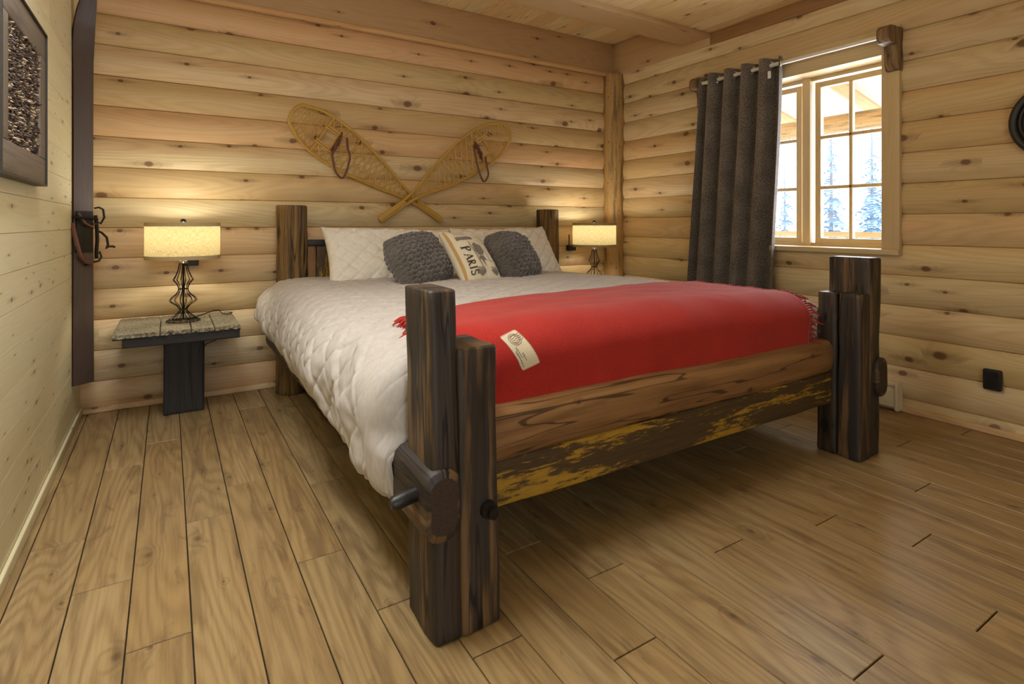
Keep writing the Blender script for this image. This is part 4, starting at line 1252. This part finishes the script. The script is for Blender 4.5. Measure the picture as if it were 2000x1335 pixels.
# ------------------------------------------------------------------ snowshoes
def snowshoe(tail, dirv, y, flip, label):
    r = thing('snowshoe', (tail[0], y, tail[1]), label, 'snowshoe', 'crossed wooden snowshoes on the back wall')
    d = Vector((dirv[0], dirv[1])).normalized(); nn = Vector((-d.y, d.x))*(1 if flip else -1)
    L = 1.205
    def P(s, n, e=0.0):
        q = Vector(tail) + d*s + nn*n
        return (q.x, y + e - .03*max(0, (s-.9)/.3)**2, q.y)
    HW = [(0, .014), (.12, .014), (.25, .018), (.34, .034), (.48, .072), (.64, .106), (.80, .131), (.92, .139), (1.02, .132), (1.10, .111), (1.155, .082), (1.19, .045), (1.205, .0)]
    def hw(s):
        return lerp_table2(HW, s)
    side = []
    for k in range(70):
        s = L*(1-(1-k/69)**1.0); side.append((s, hw(s)))
    # denser near the tip
    tip = [(1.155 + .05*sin(pi/2*q/8), .082*cos(pi/2*q/8)) for q in range(9)]
    half = [(s, w) for s, w in side if s < 1.15] + tip
    loop = [(s, w) for s, w in half] + [(s, -w) for s, w in half[::-1][1:]]
    mb = MB(); mb.tube([P(s, n) for s, n in loop], .0105, 8); 
    mb.tube([P(-.005, 0, .0), P(.10, 0), (P(.22, 0))], [.016, .016, .010], 8)
    mb.build('frame', M['snow_wood'], r, smooth=True)
    mb = MB()
    for s in (.985,):
        mb.tube([P(s, -hw(s)), P(s, hw(s))], .009, 8)
    mb.build('crossbar', M['snow_wood'], r, smooth=True)
    # rawhide net: three families of strands, none across the toe hole
    mb = MB()
    hole = lambda s, n: (.905 < s < .985 and abs(n) < .062)
    def inside(s, n): return .27 < s < 1.20 and abs(n) < hw(s)-.004
    def run(s0, n0, ds, dn, rad):
        pts = []; q = 0
        while q < 400:
            s, n = s0 + ds*q*.008, n0 + dn*q*.008
            ok = inside(s, n) and not hole(s, n)
            if ok: pts.append(P(s, n, .0022*(1 if (q // 2) % 2 else -1)))
            if not ok or q == 399:
                if len(pts) > 1: mb.tube([pts[0]] + pts[1:-1:2] + [pts[-1]], rad, 4, cap=False)
                pts = []
            q += 1
    for (lo, hi, pitch, rad) in ((.27, .70, .042, .0025), (.70, .985, .054, .0034), (.985, 1.2, .028, .0016)):
        c60, s60 = cos(radians(58)), sin(radians(58))
        for sg in (-1, 1):
            k = -60
            while k < 60:
                s0 = lo + k*pitch
                # clip each family to its own section
                n0 = -.15*sg
                pts = []
                q = 0
                while q < 90:
                    s, n = s0 + c60*q*.006, n0 + sg*s60*q*.006
                    ok = inside(s, n) and lo <= s <= hi and not hole(s, n)
                    if ok: pts.append(P(s, n, .002*sg))
                    elif pts:
                        if len(pts) > 2: mb.tube([pts[0], pts[len(pts)//2], pts[-1]], rad, 4, cap=False)
                        pts = []
                    q += 1
                if len(pts) > 2: mb.tube([pts[0], pts[len(pts)//2], pts[-1]], rad, 4, cap=False)
                k += 1
        s = lo + pitch*.5
        while s < hi:
            w = hw(s)
            if w > .012:
                if .905 < s < .985:
                    for a, b in ((-w, -.062), (.062, w)): mb.tube([P(s, a, .003), P(s, b, .003)], rad, 4, cap=False)
                else: mb.tube([P(s, -w, .003), P(s, w, .003)], rad, 4, cap=False)
            s += pitch*.87
    for n in (-.068, -.052, .052, .068):   # doubled master cords beside the toe hole
        mb.tube([P(.86, n, -.008), P(1.0, n*.95, -.010)], .0042, 6)
    mb.tube([P(.905, -.10, -.006), P(.905, .10, -.006)], .0045, 6)
    mb.build('webbing', M['rawhide'], r, smooth=True)
    # leather binding: toe strap over the master cord and a loop hanging straight down
    mb = MB()
    c = Vector(P(.885, 0.0, -.02)); side_v = Vector((nn.x, 0, nn.y))
    for o_ in (-.008, .0, .008):
        mb.tube([c+side_v*-.052+Vector((0, 0, o_)), c+Vector((0, -.035, .008+o_)), c+side_v*.052+Vector((0, 0, o_))], .006, 6)
    a, b = c + side_v*-.045, c + side_v*.045
    if a.x > b.x: a, b = b, a
    lowz = -.17
    a = a + Vector((-.012, 0, 0)); b = b + Vector((.012, 0, 0))
    if b.x - a.x < .10: b = b + Vector((.10 - (b.x-a.x), 0, 0))
    m_ = (a+b)/2
    lp = [a + Vector((0, -.01, 0)), a + Vector((.008, -.028, lowz*.45)), a + Vector((.022, -.03, lowz*.85)), m_ + Vector((.02, -.03, lowz - .05)), b + Vector((.012, -.03, lowz*.8)), b + Vector((.0, -.028, lowz*.4)), b + Vector((0, -.01, 0))]
    fine = []
    PP = [lp[0]] + lp + [lp[-1]]
    for i in range(len(lp)-1):
        for q in range(6): fine.append(catmull(PP[i], PP[i+1], PP[i+2], PP[i+3], q/6))
    fine.append(tuple(lp[-1]))
    mb.tube(fine, .0068, 6)
    for (q0, q1, e_) in ((-.058, .03, -.03), (-.03, .058, -.038), (-.05, -.01, -.045), (.0, .05, -.042)):
        mb.tube([c+side_v*q0+Vector((0, e_*.4, .022)), c+side_v*((q0+q1)/2)+Vector((0, e_, .004)), c+side_v*q1+Vector((0, e_*.4, -.026))], .0065, 6)
    bn = mb.build('binding', M['leather'], r, smooth=True); bn['label'] = 'brown leather foot strap'
def lerp_table2(tab, x):
    if x <= tab[0][0]: return tab[0][1]
    for i in range(len(tab)-1):
        if x <= tab[i+1][0]:
            f = (x-tab[i][0])/(tab[i+1][0]-tab[i][0])
            p0 = tab[max(0, i-1)][1]; p3 = tab[min(len(tab)-1, i+2)][1]
            return max(0, catmull((p0,), (tab[i][1],), (tab[i+1][1],), (p3,), f)[0])
    return tab[-1][1]
snowshoe((1.655, 1.025), (-.835, .551), 3.618, True, 'wooden snowshoe pointing up to the left, beneath the other at the crossing')
snowshoe((1.197, 1.022), (.820, .572), 3.590, False, 'wooden snowshoe pointing up to the right, on top at the crossing')
